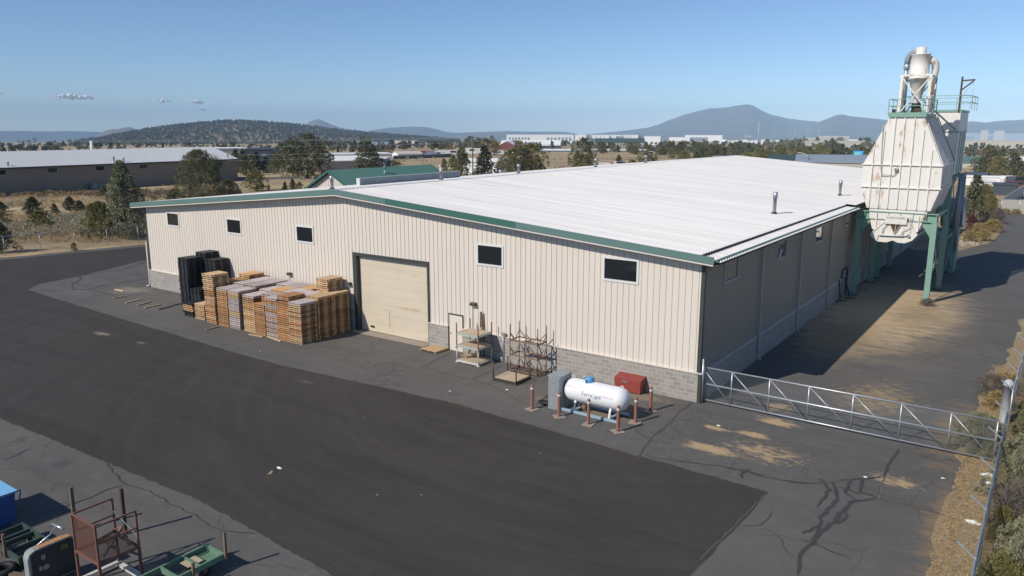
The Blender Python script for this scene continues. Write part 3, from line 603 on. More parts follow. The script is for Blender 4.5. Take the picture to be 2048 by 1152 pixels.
q = MB(); vs, fs = text_faces('CAROTHERS', .22, 1.24); q.add([(3.02 + v[0], Y0-.264, 5.80 + v[1]) for v in vs], fs, 0); lt = q.build('sign_lettering', M['dark_text'], hp)
# legs and beams
def ibeam(q, p, t, w=.32, th=.05, ax='x'):
    (x, y, z0), z1 = p, t
    q.box(x-w/2, x+w/2, y-w/2, y-w/2+th, z0, z1); q.box(x-w/2, x+w/2, y+w/2-th, y+w/2, z0, z1); q.box(x-th/2, x+th/2, y-w/2+th, y+w/2-th, z0, z1)
for x, y, zt in ((.58,28.1,5.66),(5.38,28.1,5.66),(.66,33.9,5.66),(5.44,33.9,5.66),(.66,36.2,8.4),(5.2,36.2,8.4),(.66,41.8,8.4),(5.4,41.8,8.4)):
    q = MB(); ibeam(q, (x, y, .03), zt, .36, .06); lg = q.build('leg', M['frame_green'], dc, (x, y, 0))
    q = MB(); q.box(x-.3, x+.3, y-.3, y+.3, .013, .055); q.build('base_plate', M['rustdark'], lg)
    q = MB()
    for s in (-.14, 0, .14): q.box(x+s-.012, x+s+.012, y-.28, y-.182, .06, .3)
    q.build('base_gusset', M['frame_green'], lg)
for y in (28.1, 33.9):
    q = MB(); q.box(.34,5.6,y-.2,y+.2,6.2,6.26); q.box(.34,5.6,y-.2,y+.2,5.67,5.73); q.box(.34,5.6,y-.03,y+.03,5.73,6.2)
    for x in (.4,.95,1.75,2.5,3.25,4.05,4.85,5.5): q.box(x-.02,x+.02,y-.19,y-.03,5.73,6.2)
    q.build('cross_beam', M['frame_green'], dc)
for bx_ in [(x-.12,x+.12,28.31,33.69,6.0,6.19) for x in (.62, 5.4)] + [(x-.1,x+.1,36.4,41.6,8.2,8.4) for x in (.62, 5.4)] + [(x-.06,x+.06,36.4,41.6,3.6,3.75) for x in (.62, 5.4)] + [(.84,5.02,y-.1,y+.1,8.2,8.4) for y in (36.2, 41.8)] + [(.84,5.0,y-.06,y+.06,3.6,3.75) for y in (36.2, 41.8)]:
    q = MB(); q.box(*bx_); q.build('side_beam', M['frame_green'], dc)
for pg in ([(.77,5.66),(1.42,5.66),(.77,4.6)], [(5.19,5.66),(4.5,5.66),(5.19,4.6)]): q = MB(); q.prism(pg, 28.06, 28.14, 'y'); q.build('gusset', M['frame_green'], dc)
for x in (.66, 5.36):
    for a, b in (((x,28.3,.6),(x,33.7,5.2)), ((x,28.3,5.2),(x,33.7,.6)), ((x,36.4,.5),(x,41.6,3.5)), ((x,36.4,3.5),(x,41.6,.5)), ((x,36.4,3.9),(x,41.6,8.1)), ((x,36.4,8.1),(x,41.6,3.9))): q = MB(); q.tube(a, b, .035, 6); q.build('brace', M['galv_dull'], dc)
# rear house, its bin and duct drum
q = MB(); q.box(1.6,5.4,36.0,41.6,8.55,13.2); rh = q.build('rear_house', M['tower_clean'], dc)
q = MB(); q.box(1.55,5.45,35.94,41.66,11.7,11.78); q.box(1.55,5.46,35.93,41.67,13.203,13.36)
for y in (37.2,38.6,40): q.box(5.403,5.46,y-.04,y+.04,8.6,11.69)
q.build('house_flange', M['frame_green'], rh)
q = MB(); q.prism([(1.6,8.5),(5.3,8.5),(4.3,5.2),(2.6,5.2)], 36.4, 41.2, 'y'); q.build('rear_hopper', M['galv_dull'], dc)
q = MB(); q.prism([(2.4,6.44),(4.7,6.44),(4.4,9.6),(2.6,9.6)], 34.31, 35.98, 'y'); q.build('transition_duct', M['galv_dull'], dc)
q = MB(); q.lathe((4.9,43.6,5.0), [(-.75,0),(-.75,1.25),(.9,1.25),(.9,1.12),(.86,1.1),(.86,0)], 28, 'x'); fd = q.build('fan_drum', M['galv'], dc)
q = MB(); q.box(4.3,5.5,42.6,44.6,.02,3.75); q.build('fan_stand', M['frame_green'], fd)
q = MB(); q.tube((5.62,41.0,2.0),(5.62,41.0,8.2),.09,8); q.tube((5.68,38.5,3.75),(5.68,38.5,8.5),.12,10); q.tube((5.72,42.3,4),(5.62,42.3,8.5),.07,8); q.build('pipe', M['galv_dull'], dc)
q = MB(); q.box(5.47,7.1,42.2,43.6,8.25,8.42); q.build('rear_canopy', M['white_paint'], dc)
# platforms and rails
q = MB(); q.box(1.86,4.22,Y0-.12,32.6,12.803,12.99); q.box(1.86,4.22,Y0-.135,Y0-.121,12.76,13.06); q.build('platform', M['frame_green'], dc)
def railing(q, loop, z, h=1.05, closed=True):
    k = len(loop)
    for i in range(k if closed else k - 1):
        a = Vector((*loop[i], 0)); b = Vector((*loop[(i+1) % k], 0)); n = max(1, round((b - a).length / 1.7))
        for hh in (h, h * .55): q.bar(a + Vector((0,0,z+hh)), b + Vector((0,0,z+hh)), .045)
        for j in range(n): p = a.lerp(b, j / n); q.bar(p + Vector((0,0,z)), p + Vector((0,0,z+h)), .045)
q = MB(); railing(q, [(1.84,Y0-.1),(3.98,Y0-.1),(4.2,28.3),(4.2,32.5),(1.84,32.5)], 12.95, 1.0); q.build('railing', M['frame_green'], dc)
q = MB(); railing(q, [(1.6,35.9),(5.35,35.9),(5.95,37.2),(5.95,41.4),(1.6,41.5)], 13.34, 1.05); q.build('railing', M['frame_green'], dc)
q = MB(); q.bar((5.25,35.95,13.2),(5.25,35.95,15.75),.12); q.bar((5.2,35.95,15.45),(6.1,35.95,15.5),.1); q.bar((5.25,35.95,14.75),(6.0,35.95,15.42),.09); dv = q.build('davit', M['rustdark'], dc)
q = MB(); q.tube((6.05,35.95,15.45),(5.75,36.2,11.2),.012,5); q.tube((6.05,35.95,15.45),(5.3,36,14.2),.012,5); q.build('rope', M['pipe_grey'], dv)
q = MB(); q.bar((4.1,32.7,13.2),(5.2,35.7,11.9),.08); q.bar((4.25,Y0+5.1,12.9),(5.35,36.0,9.6),.05); q.build('ladder_rail', M['frame_green'], dc)
# cyclone
cx, cyy = 3.22, 29.9
q = MB(); q.lathe((cx,cyy,0), [(13.7,.2),(15.35,.60),(15.36,.64),(15.42,.64),(15.43,.62),(15.62,.65),(15.63,.60),(16.95,.60),(16.96,.63),(17.0,.63),(17.0,.0)], 24); cyc = q.build('cyclone', M['tower_clean'], dc)
q = MB(); q.lathe((cx-.02,cyy,0), [(17.0,.33),(17.47,.33),(17.47,.29),(17.1,.29),(17.1,0)], 20); q.build('outlet_cap', M['tower'], cyc)
q = MB(); q.lathe((cx,cyy,0), [(13.0,.3),(13.3,.3),(13.3,.27),(13.36,.27),(13.36,.3),(13.72,.3),(13.72,.2)], 18); q.build('rotary_valve', M['black'], cyc)
q = MB(); q.path([(3.0,29.9,17.25),(2.8,30.0,17.22),(2.5,30.2,17.02),(2.34,30.3,16.75),(2.32,30.3,16.4)], .2, 12); q.build('elbow_duct', M['galv_dull'], cyc)
q = MB(); q.path([(2.32,30.3,16.42),(2.32,30.3,16.05)], .2, 12); q.path([(2.32,30.3,16.05),(2.3,30.4,15.3),(2.34,30.5,13.1)], .14, 12); q.build('drop_duct', M['galv'], cyc)
q = MB(); q.path([(3.55,30.1,16.6),(3.92,30.25,16.6),(4.1,30.35,16.36),(4.14,30.4,15.95),(4.08,30.4,15.45),(4.05,30.45,15.1),(4.0,30.5,13.1)], .2, 12, 0, [.28,.27,.25,.23,.2,.12,.11]); q.build('inlet_duct', M['tower'], cyc)
st = MB()
for x, y in ((2.32,28.95),(4.08,28.95),(2.3,30.95),(4.15,30.95)):
    st.box(x-.09,x+.09,y-.09,y+.09,12.995,15.5)
for y in (28.95,30.95): st.box(2.22,4.2,y-.06,y+.06,15.503,15.62)
for x in (2.3,4.1): st.box(x-.05,x+.05,29.05,30.85,15.503,15.6)
for y, s in ((28.84,1),(31.06,1)):
    st.bar((2.36,y,15.4),(4.0,y,13.3),.07); st.bar((4.05,y,15.4),(2.4,y,13.1),.07)
for x in (2.2, 4.24): st.bar((x,28.95,15.4),(x,30.9,13.3),.06); st.bar((x,30.9,15.4),(x,28.95,13.3),.06)
st.build('cyclone_stand', M['tower_clean'], dc)
q = MB(); q.box(3.35,3.75,28.4,28.8,12.995,13.35); q.box(2.0,2.2,28.2,28.5,12.995,13.3); q.build('motor', M['steel_dark'], dc)
# struts leaning by the side door
for (a, b, c) in (((.35,25.2,.03),(.15,25.4,1.5),'black rusty strut leaning on the shaded wall by the downspout'), ((.75,26.6,.03),(.16,27.1,1.35),'dark strut leaning on the wall next to the side door')):
    q = MB(); q.bar(a, b, .09); q.bar((a[0]-.3,a[1]-.3,.05), (a[0]+.25,a[1]+.3,.05), .08); tag(q.build('leaning_strut', M['rustdark'], None, a), c, 'strut')
# ================================================================ pallets
PH = .125
def pallet_mesh(seed, m, full=True):
    r = random.Random(seed); q = MB(); w, d = 1.02, 1.2
    for x in (.03, w/2 - .02, w - .07):
        q.box(x, x+.04, .012, d-.012, .088, .0985)                                   # stringer with two fork notches
        for a, b in ((.012,.13),(.45,.75),(1.07,d-.012)): q.box(x, x+.04, a, b, .0225, .0875)
    n = 7
    for i in range(n):
        y = i * (d - .1) / (n-1) + (r.uniform(-.012,.012) if 0 < i < n-1 else 0); q.box(-.004, w+.004 + r.uniform(-.006,.006), y, y+.1, .099, .1215 + r.uniform(-.002,.002))
    for y in (0, .3, .55, .8, 1.1): q.box(0, w, y, y+.1, 0, .022)
    return q
def plastic_mesh():
    q = MB(); w, d = 1.0, 1.18
    q.box(0,w,0,d,.09,.12)
    for i in range(6): q.box(.04+i*.16,.12+i*.16,.03,d-.03,.1203,.126)
    for x in (0,.43,.86):
        for y in (0,.52,1.04): q.box(x,x+.14,y,y+.14,.02,.0895)
    for x in (0,.43,.86): q.box(x,x+.14,0,d,0,.0195)
    return q
PM = {}
for k, mm in (('new','wood'),('orange','wood_red'),('pale','wood_pale'),('grey','wood_grey')):
    for s in (0, 1): PM[k, s] = pallet_mesh(hash_s := (len(PM) * 7 + s), mm).build('pallet', M[mm])
PM['black', 0] = PM['black', 1] = plastic_mesh().build('plastic_pallet', M['plastic_black'])
pused = set(); npal = [0]
rp = random.Random(21)
def put_pallet(kind, x, y, z, rz, label, group):
    src = PM[kind, rp.randint(0, 1)]
    if src.name not in pused: o = src; pused.add(src.name)
    else: o = src.copy(); COL.objects.link(o)
    o.location = (x, y, z); o.rotation_euler = (0, 0, rz)
    tag(o, label, 'pallet', group); npal[0] += 1
    return o
TOPW = {'grey': 'silver-grey weathered', 'new': 'tan', 'pale': 'pale new-wood', 'orange': 'orange-brown'}
def stack(x, y, n, kinds, desc, group, n0=0, jit=.012, lean=0, top=None):
    for i in range(n0, n):
        k = kinds(i) if callable(kinds) else kinds; last = i == n - 1
        if last and top: k = top
        j = jit
        put_pallet(k, x + rp.uniform(-j, j) + lean * i * .004, y + rp.uniform(-j, j), .0085 + i * PH, rp.uniform(-.008,.008),
                   ('topmost %s pallet ' % ('black plastic' if k == 'black' else TOPW[k]) if last else 'black plastic pallet within ' if k == 'black' else 'wooden pallet within ') + ('of ' if last else '') + desc, group)
def mixk(a, b, p, seed):
    r = random.Random(seed); l = [a if r.random() < p else b for _ in range(60)]; return lambda i: l[i]
GP = 'wooden pallets stacked by the big overhead door'
ysR = (-4.1, -2.82, -1.55)
# front row, from its left end to the corner
front = [(-32.45, -3.95, 8, mixk('pale','new',.5,1), 'the short stack at the left end', 'pale'),
         (-30.95, -4.12, 25, mixk('pale','orange',.6,2), 'the tallest wooden stack', 'pale'),
         (-29.72, -4.1, 19, mixk('orange','new',.6,3), 'the orange stack by the tallest one', 'grey'),
         (-28.58, -4.1, 19, mixk('grey','pale',.55,4), 'the pinkish-grey stack before the dark gap', 'grey'),
         (-27.2, -4.05, 18, mixk('new','pale',.6,5), 'the stack by the dark gap', 'grey'),
         (-26.12, -4.12, 15, mixk('orange','new',.7,6), 'the lower stack', 'orange'),
         (-25.02, -4.1, 19, mixk('grey','orange',.4,7), 'the stack with whitish lower half', 'grey'),
         (-23.94, -4.12, 18, mixk('orange','new',.6,8), 'the stack next to the corner stack', 'orange'),
         (-22.9, -4.12, 19, mixk('pale','orange',.5,9), 'the corner stack', 'grey')]
for i, (x, y, n, kf, ds, tp) in enumerate(front): stack(x, y, n, kf, ds, GP, 0, .03 if i == 1 else .014, (-6 if i == 1 else 0) * .2, tp)
stack(-24.02, -4.0, 21, 'orange', 'the skewed pair near the corner', GP, 19, .03, 0, 'orange')
stack(-26.05, -3.55, 19, 'orange', 'the pallets set back over the lower stack', GP, 15, .015, 0, 'grey')
# the two stacks behind the corner stack
for x, y, n, ds in ((-22.92, -2.82, 20, 'the middle stack at the right end'), (-22.98, -1.55, 20, 'the rear stack at the right end by the wall')):
    stack(x, y, n, 'new', ds, GP, 0, .012, 0, 'pale')
# tops of the inner stacks, seen from above; what lies under them is one mass
tops = {(0,1):('new',10),(1,1):('new',20),(2,1):('grey',20),(3,1):('grey',20),(4,1):('grey',19),(5,1):('new',20),(6,1):('grey',20),(7,1):('grey',20),
        (1,2):('new',22),(2,2):('grey',20),(3,2):('grey',20),(4,2):('grey',20),(5,2):('grey',20),(6,2):('new',20),(7,2):('new',19)}
mass = MB(); base = pallet_mesh(5, 'wood')
for (i, rI), (k, n) in tops.items():
    x = front[i][0]; y = ysR[rI]
    for z in range(n - 1): mass.add([(v[0] + x, v[1] + y, v[2] + .0085 + z * PH) for v in base.v], base.f)
    row = 'middle' if rI == 1 else 'rear'
    put_pallet(k, x, y, .0085 + (n-1) * PH, 0, '%s pallet topping the %s row behind %s' % (TOPW[k], row, front[i][4]), GP)
tag(mass.build('wooden_pallets', M['wood']), 'wooden pallets hidden inside the block of stacks, under the top layer', 'pallets', None, 'stuff')
stack(-23.6, -1.45, 26, 'pale', 'the small pile standing above the others against the wall', GP, 20, .02, 0, 'pale')
GB = 'black plastic pallets by the wall'
stack(-36.5, -2.4, 27, 'black', 'the tall black stack at the left front', GB, 0, .025)
stack(-36.3, -1.15, 29, 'black', 'the highest black stack touching the wall', GB, 16, .02)
stack(-35.05, -1.25, 26, 'black', 'the black stack behind the tallest wooden stack', GB, 10, .025)
stack(-35.2, -2.45, 11, 'black', 'the low black stack in front of the taller black ones', GB, 0, .02)
stack(-33.75, -3.95, 7, lambda i: 'black' if i < 3 else 'new', 'the mixed low pile with black pallets under wooden ones', GB, 0, .05, 0, 'black')
q = MB()
base = plastic_mesh()
for x, y, n in ((-36.3,-1.15,16), (-35.05,-1.25,10)):
    for z in range(n): q.add([(v[0]+x, v[1]+y, v[2]+.0085+z*PH) for v in base.v], base.f)
tag(q.build('plastic_pallets', M['plastic_black']), 'lower black pallets hidden behind the front black stacks', 'pallets', None, 'stuff')
pl = thing('pallet', 'single pale wooden pallet lying flat before the white door by the block base', 'pallet', (-15.6, -1.1, .0085))
qq = MB(); r = random.Random(2)
for i in range(7): qq.box(-15.62, -14.5, -1.12 + i*.18, -1.0 + i*.18, .118, .14)
o = qq.build('deck', M['wood_pale'], pl)
for x in (-15.6, -15.08, -14.56):
    q = MB(); q.box(x, x+.045, -1.12, .08, .03, .1175); q.build('stringer', M['wood'], pl)
pl.rotation_euler = (0, 0, -.04)
for i, (a, b, s, m, lb) in enumerate([((230,580),(247,583),.1,'wood_pale','white-topped short board lying farthest left on the asphalt'), ((226,597),(254,593),.09,'lumber','tan board lying second in the row toward the pallets'), ((252,607),(283,599),.11,'lumber','pale board lying third in the row of loose boards'),
        ((274,612),(302,604),.08,'lumber','thin tan board lying fourth in the row of loose boards'), ((289,617),(321,610),.11,'lumber','pale board lying fifth in the row of loose boards'), ((317,620),(344,613),.07,'lumber_dark','dark board lying next to the black pallets'),
        ((345,612),(362,608),.07,'lumber_dark','dark board at the foot of the black stack'), ((411,661),(440,654),.06,'lumber','thin stick lying in front of the orange pallet stack'), ((498,670),(526,675),.09,'lumber','loose board at the foot of the front pallet row'),
        ((535,674),(562,684),.1,'wood_pale','pale loose board slid half under the pallet next to the corner'), ((262,570),(282,573),.08,'lumber_dark','brown broken board on the dusty asphalt by the wall corner')]):
    p, e = at(*a), at(*b); q = MB(); q.bar(p + Vector((0,0,.045)), e + Vector((0,0,.045)), s, .06); tag(q.build('loose_board', M[m], None, p), lb, 'board', 'loose boards on the asphalt')
# ================================================================ stacking racks
def rack(x0, x1, y0, y1, z0, hp, deck, mat, label, group=None, deckmat='plywood', braces=True, feet=True):
    t = thing('stacking_rack', label, 'rack', ((x0+x1)/2, (y0+y1)/2, z0), group)
    q = MB(); zb = z0 + .09
    bw = .06 if deck else .042
    for y in (y0, y1): q.bar((x0, y, zb), (x1, y, zb), bw, bw * 1.4)
    for x in (x0, x1): q.bar((x, y0+.03, zb), (x, y1-.03, zb), bw, bw * 1.4)
    if not deck: q.bar(((x0+x1)/2, y0+.03, zb), ((x0+x1)/2, y1-.03, zb), .05)
    q.build('base_frame', mat, t)
    for x in (x0, x1):
        for y in (y0, y1):
            q = MB(); q.tube((x, y, z0 + .005), (x, y, z0 + hp), .032 if deck else .027, 8)
            if feet: q.lathe((x, y, z0), [(.004,.08),(.03,.08),(.06,.04)], 10)
            q.build('post', mat if z0 < .3 or not deck else M['ruststeel'], t)
    if braces:
        for x, sx in ((x0, 1), (x1, -1)):
            for y, sy in ((y0, 1), (y1, -1)): q = MB(); q.bar((x, y, zb + .42), (x + sx*.38, y, zb + .03), .035); q.bar((x, y, zb + .36), (x, y + sy*.3, zb + .03), .03); q.build('corner_brace', mat, t)
    if deck:
        q = MB(); q.box(x0+.03, x1-.03, y0+.03, y1-.03, zb + .05, zb + .075); q.build('deck', M[deckmat], t)
    return t
GR = 'stacking racks by the wall'
rack(-12.66, -11.24, -1.56, -.42, .0085, .93, True, M['rack_white'], 'white bottom rack of the three-deck rack stack beside the door', GR, braces=False)
rack(-12.66, -11.24, -1.56, -.42, .80, .80, True, M['rack_teal'], 'middle pale-green rack of the three-deck rack stack', GR, braces=False)
rack(-12.66, -11.24, -1.56, -.42, 1.46, .68, True, M['rack_teal'], 'top rack with bare plywood deck and upright rusty posts', GR, braces=False, feet=False)
for a, b, lb in (((-12.35,-1.2,.2),(-12.0,-.25,1.7),'tan lumber strut leaning inside the three-deck rack stack'),):
    q = MB(); q.bar(a, b, .09, .05); tag(q.build('leaning_board', M['lumber'], None, a), lb, 'board')
q = MB(); q.bar((-12.62,-1.3,.32),(-11.75,-.75,.42),.16,.05); tag(q.build('loose_board', M['lumber'], None, (-12.6,-1.3,.3)), 'tan plank lying across the bottom deck of the rack stack', 'board')
q = MB(); q.bar((-12.25,-.1,.01),(-12.12,-.18,2.5),.07); q.bar((-11.95,-.1,.01),(-12.1,-.16,2.52),.07); q.bar((-12.2,-.15,1.2),(-12.0,-.12,1.2),.05); tag(q.build('sawhorse_frame', M['ruststeel'], None, (-12.1,-.1,.01)), 'rusty A-shaped frame leaning on the wall behind the three-deck racks', 'frame')
rack(-9.48, -7.83, -1.22, -.42, .0085, .92, False, M['ruststeel'], 'bottom rusty rack of the open rack stack without decks', GR)
rack(-9.48, -7.83, -1.22, -.42, .78, .92, False, M['ruststeel'], 'middle rusty rack of the open rack stack without decks', GR, feet=False)
rack(-9.48, -7.83, -1.22, -.42, 1.54, .92, False, M['ruststeel'], 'top rusty rack with upright posts of the open rack stack', GR, feet=False)
rk = rack(-9.32, -7.97, -2.85, -1.65, .0085, .95, True, M['steel_dark'], 'low dark rack with bare plywood deck on the asphalt in front of the open racks', GR, braces=False)
# ================================================================ propane tank, its cabinet, chest and bollards
tk = thing('propane_tank', 'white horizontal propane tank with blue dome on a pale blue skid', 'propane tank', (-3.0, -3.95, .0085))
TX0, TX1, TR, TZ = -4.52, -1.46, .50, .92
q = MB(); prof = []
for i in range(9):
    a = math.pi/2 * i / 8; prof.append((TX0 + .42 - .42 * math.cos(a), TR * math.sin(a)))
for i in range(9):
    a = math.pi/2 * (1 - i / 8); prof.append((TX1 - .42 + .42 * math.cos(a), TR * math.sin(a)))
q.lathe((0, -3.95, TZ), prof, 40, 'x'); shell = q.build('tank_shell', M['tank'], tk)
q = MB(); q.lathe((-3.35, -3.95, TZ), [(.44,.20),(.62,.205),(.68,.18),(.70,.1),(.70,0)], 20); q.build('dome', M['blue_dome'], tk)
q = MB(); q.box(-3.43,-3.36,-4.168,-4.14,TZ+.47,TZ+.57); q.build('dome_opening', M['black'], tk)
for x in (TX0 + .38, TX1 - .34):
    q = MB(); q.path([(x + .07*math.cos(a), -3.95, TZ + .52 + .07*math.sin(a)) for a in np.linspace(-.6, 3.74, 9)], .018, 6); q.build('lifting_lug', M['white_paint'], tk)
q = MB(); q.tube((-3.72,-3.8,TZ+.44),(-3.72,-3.8,TZ+.64),.02,6); q.tube((-3.85,-3.8,TZ+.6),(-3.6,-3.8,TZ+.6),.015,6); q.build('valve', M['galv'], tk)
q = MB()
for y in (-4.42, -3.42): q.box(-4.5,-1.72,y-.05,y+.05,.03,.13)
for x in (-3.86,-2.16): q.box(x-.05,x+.05,-4.369,-3.471,.04,.12)
q.build('skid', M['skid'], tk)
for x in (-3.86, -2.16):
    for y, s in ((-4.36, -1), (-3.54, 1)):
        q = MB(); q.bar((x, y, .13), (x, y + .06*-s, .40), .09, .05); q.bar((x, y+.06*-s, .39), (x, -3.95 + s*.27, .56), .09, .05); q.build('support_leg', M['white_frame'], tk)
def wrap(txt, size, x, ang, width, mat, parent=tk):
    vs, fs = text_faces(txt, size, width); q = MB(); r = TR + .004
    q.add([(x + v[0], -3.95 - r * math.cos(ang + v[1] / r), TZ + r * math.sin(ang + v[1] / r)) for v in vs], fs)
    q.build('lettering', mat, parent)
wrap('Ferrellgas', .25, -3.0, R(-1), .92, M['blue_text']); wrap('NO SMOKING', .12, -2.28, R(26), .62, M['red_text']); wrap('FLAMMABLE GAS', .10, -2.28, R(11), .62, M['red_text']); wrap('FLAMMABLE GAS', .09, -4.02, R(28), .52, M['red_text'])
q = MB(); q.path([(-3.9,-3.95,.43),(-3.85,-4.0,.25),(-3.6,-4.05,.2),(-3.4,-3.9,.25)], .03, 6); q.lathe((-3.55,-4.02,.2), [(-.05,.08),(.12,.09),(.14,0)], 10); tag(q.build('regulator', M['ruststeel'], tk))
cb = thing('equipment_cabinet', 'galvanised metal cabinet standing at the left end of the propane tank', 'cabinet', (-4.8, -4.1, .0085))
q = MB(); q.box(-5.06,-4.47,-4.56,-3.62,.02,1.5); q.box(-5.09,-4.44,-4.59,-3.59,1.502,1.54); q.build('body', M['galv_dull'], cb)
q = MB()
for k in range(5): q.box(-5.03,-4.5,-4.592,-4.563,.1+k*.28,.34+k*.28)
q.build('front_panel', M['galv'], cb)
q = MB()
for x in (-5.0,-4.52):
    for y in (-4.5,-3.7): q.path([(x+.04*math.cos(a), y, 1.55+.05*math.sin(a)) for a in np.linspace(0, math.pi, 6)], .012, 6)
q.build('lifting_eye', M['galv'], cb)
q = MB()
rr = random.Random(4)
for k in range(5):
    pts = [(-5.09,-4.0+k*.04,1.0-k*.1)]
    for j in range(10): a = j * .75 + k; pts.append((-5.45+.26*math.cos(a)*(1+.1*k), -4.2+.22*math.sin(a), max(.03,.06+.012*k)))
    q.path(pts, .018, 6)
tag(q.build('hose_coil', M['black'], None, (-5.4,-4.2,.0085)), 'coiled black hose on the asphalt beside the metal cabinet', 'hose')
jb = thing('job_box', 'red steel tool chest with sloped lid against the block base', 'tool chest', (-3.17, -.4, .0085))
q = MB(); q.prism([(-.68,.06),(-.08,.06),(-.08,.40),(-.68,.36)], -3.84, -2.54, 'x'); q.box(-3.8,-3.7,-.66,-.1,.01,.0595); q.box(-2.68,-2.58,-.66,-.1,.01,.0595); q.build('body', M['red_box'], jb)
q = MB(); q.prism([(-.70,.368),(-.07,.408),(-.07,.74),(-.14,.755),(-.70,.645)], -3.86, -2.52, 'x'); ld = q.build('lid', M['red_box'], jb)
q = MB(); q.bar((-3.42,-.715,.52),(-3.2,-.715,.5),.07,.02,(0,1,0)); q.bar((-3.2,-.715,.5),(-3.14,-.715,.56),.05,.02,(0,1,0)); q.box(-3.46,-3.4,-.735,-.703,.47,.58); q.build('handle', M['chrome'], ld)
GBo = 'red-brown steel bollards round the propane tank'
bl = thing('bollard', '', 'bollard', (0,0,0), GBo)
q = MB(); q.lathe((0,0,0), [(.02,.07),(1.06,.07),(1.08,.068)], 12); q.build('post', M['bollard'], bl)
q = MB(); q.lathe((0,0,0), [(.93,.073),(1.02,.073)], 12); q.build('band', M['white_paint'], bl)
q = MB(); q.lathe((0,0,0), [(1.081,.068),(1.12,.055),(1.13,0)], 12); q.build('cap', M['bollard'], bl)
q = MB(); q.prism([(-.26,-.2),(.22,-.26),(.3,.18),(-.2,.24)], .004, .03, 'z'); q.build('footing', M['concrete'], bl)
for i, (x, y, lb) in enumerate([(-5.57,-5.07,'red-brown bollard in front of the metal cabinet, farthest from the tank'), (-4.14,-5.15,'red-brown bollard before the left end of the tank, next to the cabinet'), (-2.68,-5.19,'red-brown bollard before the middle of the tank'),
        (-1.32,-5.18,'red-brown bollard at the front corner beyond the tank end'), (-1.17,-3.89,'red-brown bollard at the rounded end of the tank'), (-1.24,-2.31,'red-brown bollard nearest the red tool chest')]):
    o = bl if i == 0 else dup(bl, (x, y, .0085)); o.location = (x, y, .0085); o['label'] = lb; o.rotation_euler = (0, 0, i * .9)
# litter
for i, (px, py, s, lb) in enumerate([(1014,780,.10,'small white scrap on the asphalt in front of the low rack'), (900,783,.08,'white paper scrap on the asphalt left of the low rack'), (1975,952,.32,'large white rag by the foot of the chain-link fence'), (1976,967,.2,'smaller white scrap below the large rag by the fence'),
        (1945,1046,.26,'white rag in the dry grass nearest the fence foreground'), (1731,955,.1,'white scrap on the asphalt near the crack seal'), (1885,957,.09,'white scrap on the asphalt by the grass edge'), (520,703,.06,'tiny white scrap before the pallets'), (559,937,.16,'pale torn scrap in the middle of the driveway'), (545,946,.3,'long pale straw stick in the middle of the driveway'), (1437,852,.12,'pale scrap near the tan sawdust')]):
    p = at(px, py); q = MB(); r = random.Random(i + 50); n = 7
    ring = [(p.x + s * r.uniform(.5,1) * math.cos(a) * (.3 if i == 9 else 1), p.y + s * .7 * r.uniform(.5,1) * math.sin(a), p.z + .016 + r.uniform(0,.05) * s) for a in np.linspace(0, 6.28, n, endpoint=False)]
    q.add(ring + [(p.x, p.y, p.z + .016 + s * .35)] + [(v[0], v[1], p.z + .0135) for v in ring], [(j, (j+1) % n, n) for j in range(n)] + [(j, n+1+j, n+1+(j+1) % n, (j+1) % n) for j in range(n)])
    tag(q.build('paper_scrap', M['paper'] if i != 9 else M['lumber'], None, p), lb, 'litter', 'scraps on the ground')
# ================================================================ gate and fences
def meshmat(name, col, cell, th):
    m, t, b, N, L = nodes(name); b.inputs['Base Color'].default_value = (*col, 1); b.inputs['Metallic'].default_value = .4; b.inputs['Roughness'].default_value = .5
    tc = N('ShaderNodeTexCoord'); sp = N('ShaderNodeSeparateXYZ'); L(tc.outputs['Object'], sp.inputs[0])
    def mt(op, a, c=None):
        x = N('ShaderNodeMath'); x.operation = op
        for i, v in enumerate((a, c)):
            if v is None: continue
            if isinstance(v, (int, float)): x.inputs[i].default_value = v
            else: L(v, x.inputs[i])
        return x.outputs[0]
    h = mt('ADD', sp.outputs[0], sp.outputs[1]); f = []
    for s in (1, -1):
        u = mt('DIVIDE', mt('ADD', h, mt('MULTIPLY', sp.outputs[2], s)), cell); fr = mt('ABSOLUTE', mt('SUBTRACT', mt('FRACT', u), .5)); f.append(mt('LESS_THAN', fr, th))
    al = mt('MAXIMUM', f[0], f[1]); L(al, b.inputs['Alpha']); return m
M['chain'] = meshmat('chain_link', (.24,.26,.27), .085, .042); M['chain_dense'] = meshmat('dense_chain_link', (.30,.32,.34), .06, .13)
gt = thing('rolling_gate', 'long galvanised pipe gate with chain-link mesh across the side yard', 'gate', (0.05, .2, 0))
gx = [.05,1.41,3.04,4.66,6.37,8.12,9.81,11.3]; gy = .18; ZB, ZT = .12, 1.62
q = MB(); q.tube((gx[0],gy,ZT),(gx[-1],gy,ZT),.035,8); q.tube((gx[0],gy,ZB),(gx[-1],gy,ZB),.035,8); q.tube((gx[0],gy,.86),(gx[-1],gy,.86),.045,8)
for x in gx: q.tube((x,gy,ZB),(x,gy,ZT),.03,8)
q.build('frame', M['galv'], gt)
q = MB()
for a, b in zip(gx, gx[1:]): q.tube((a+.03,gy-.02,ZT-.03),(b-.03,gy-.02,ZB+.03),.02,6)
q.build('diagonal_brace', M['galv'], gt)
q = MB(); q.quad((gx[0],gy+.03,ZB),(gx[-1],gy+.03,ZB),(gx[-1],gy+.03,ZT),(gx[0],gy+.03,ZT)); q.build('mesh_infill', M['chain'], gt)
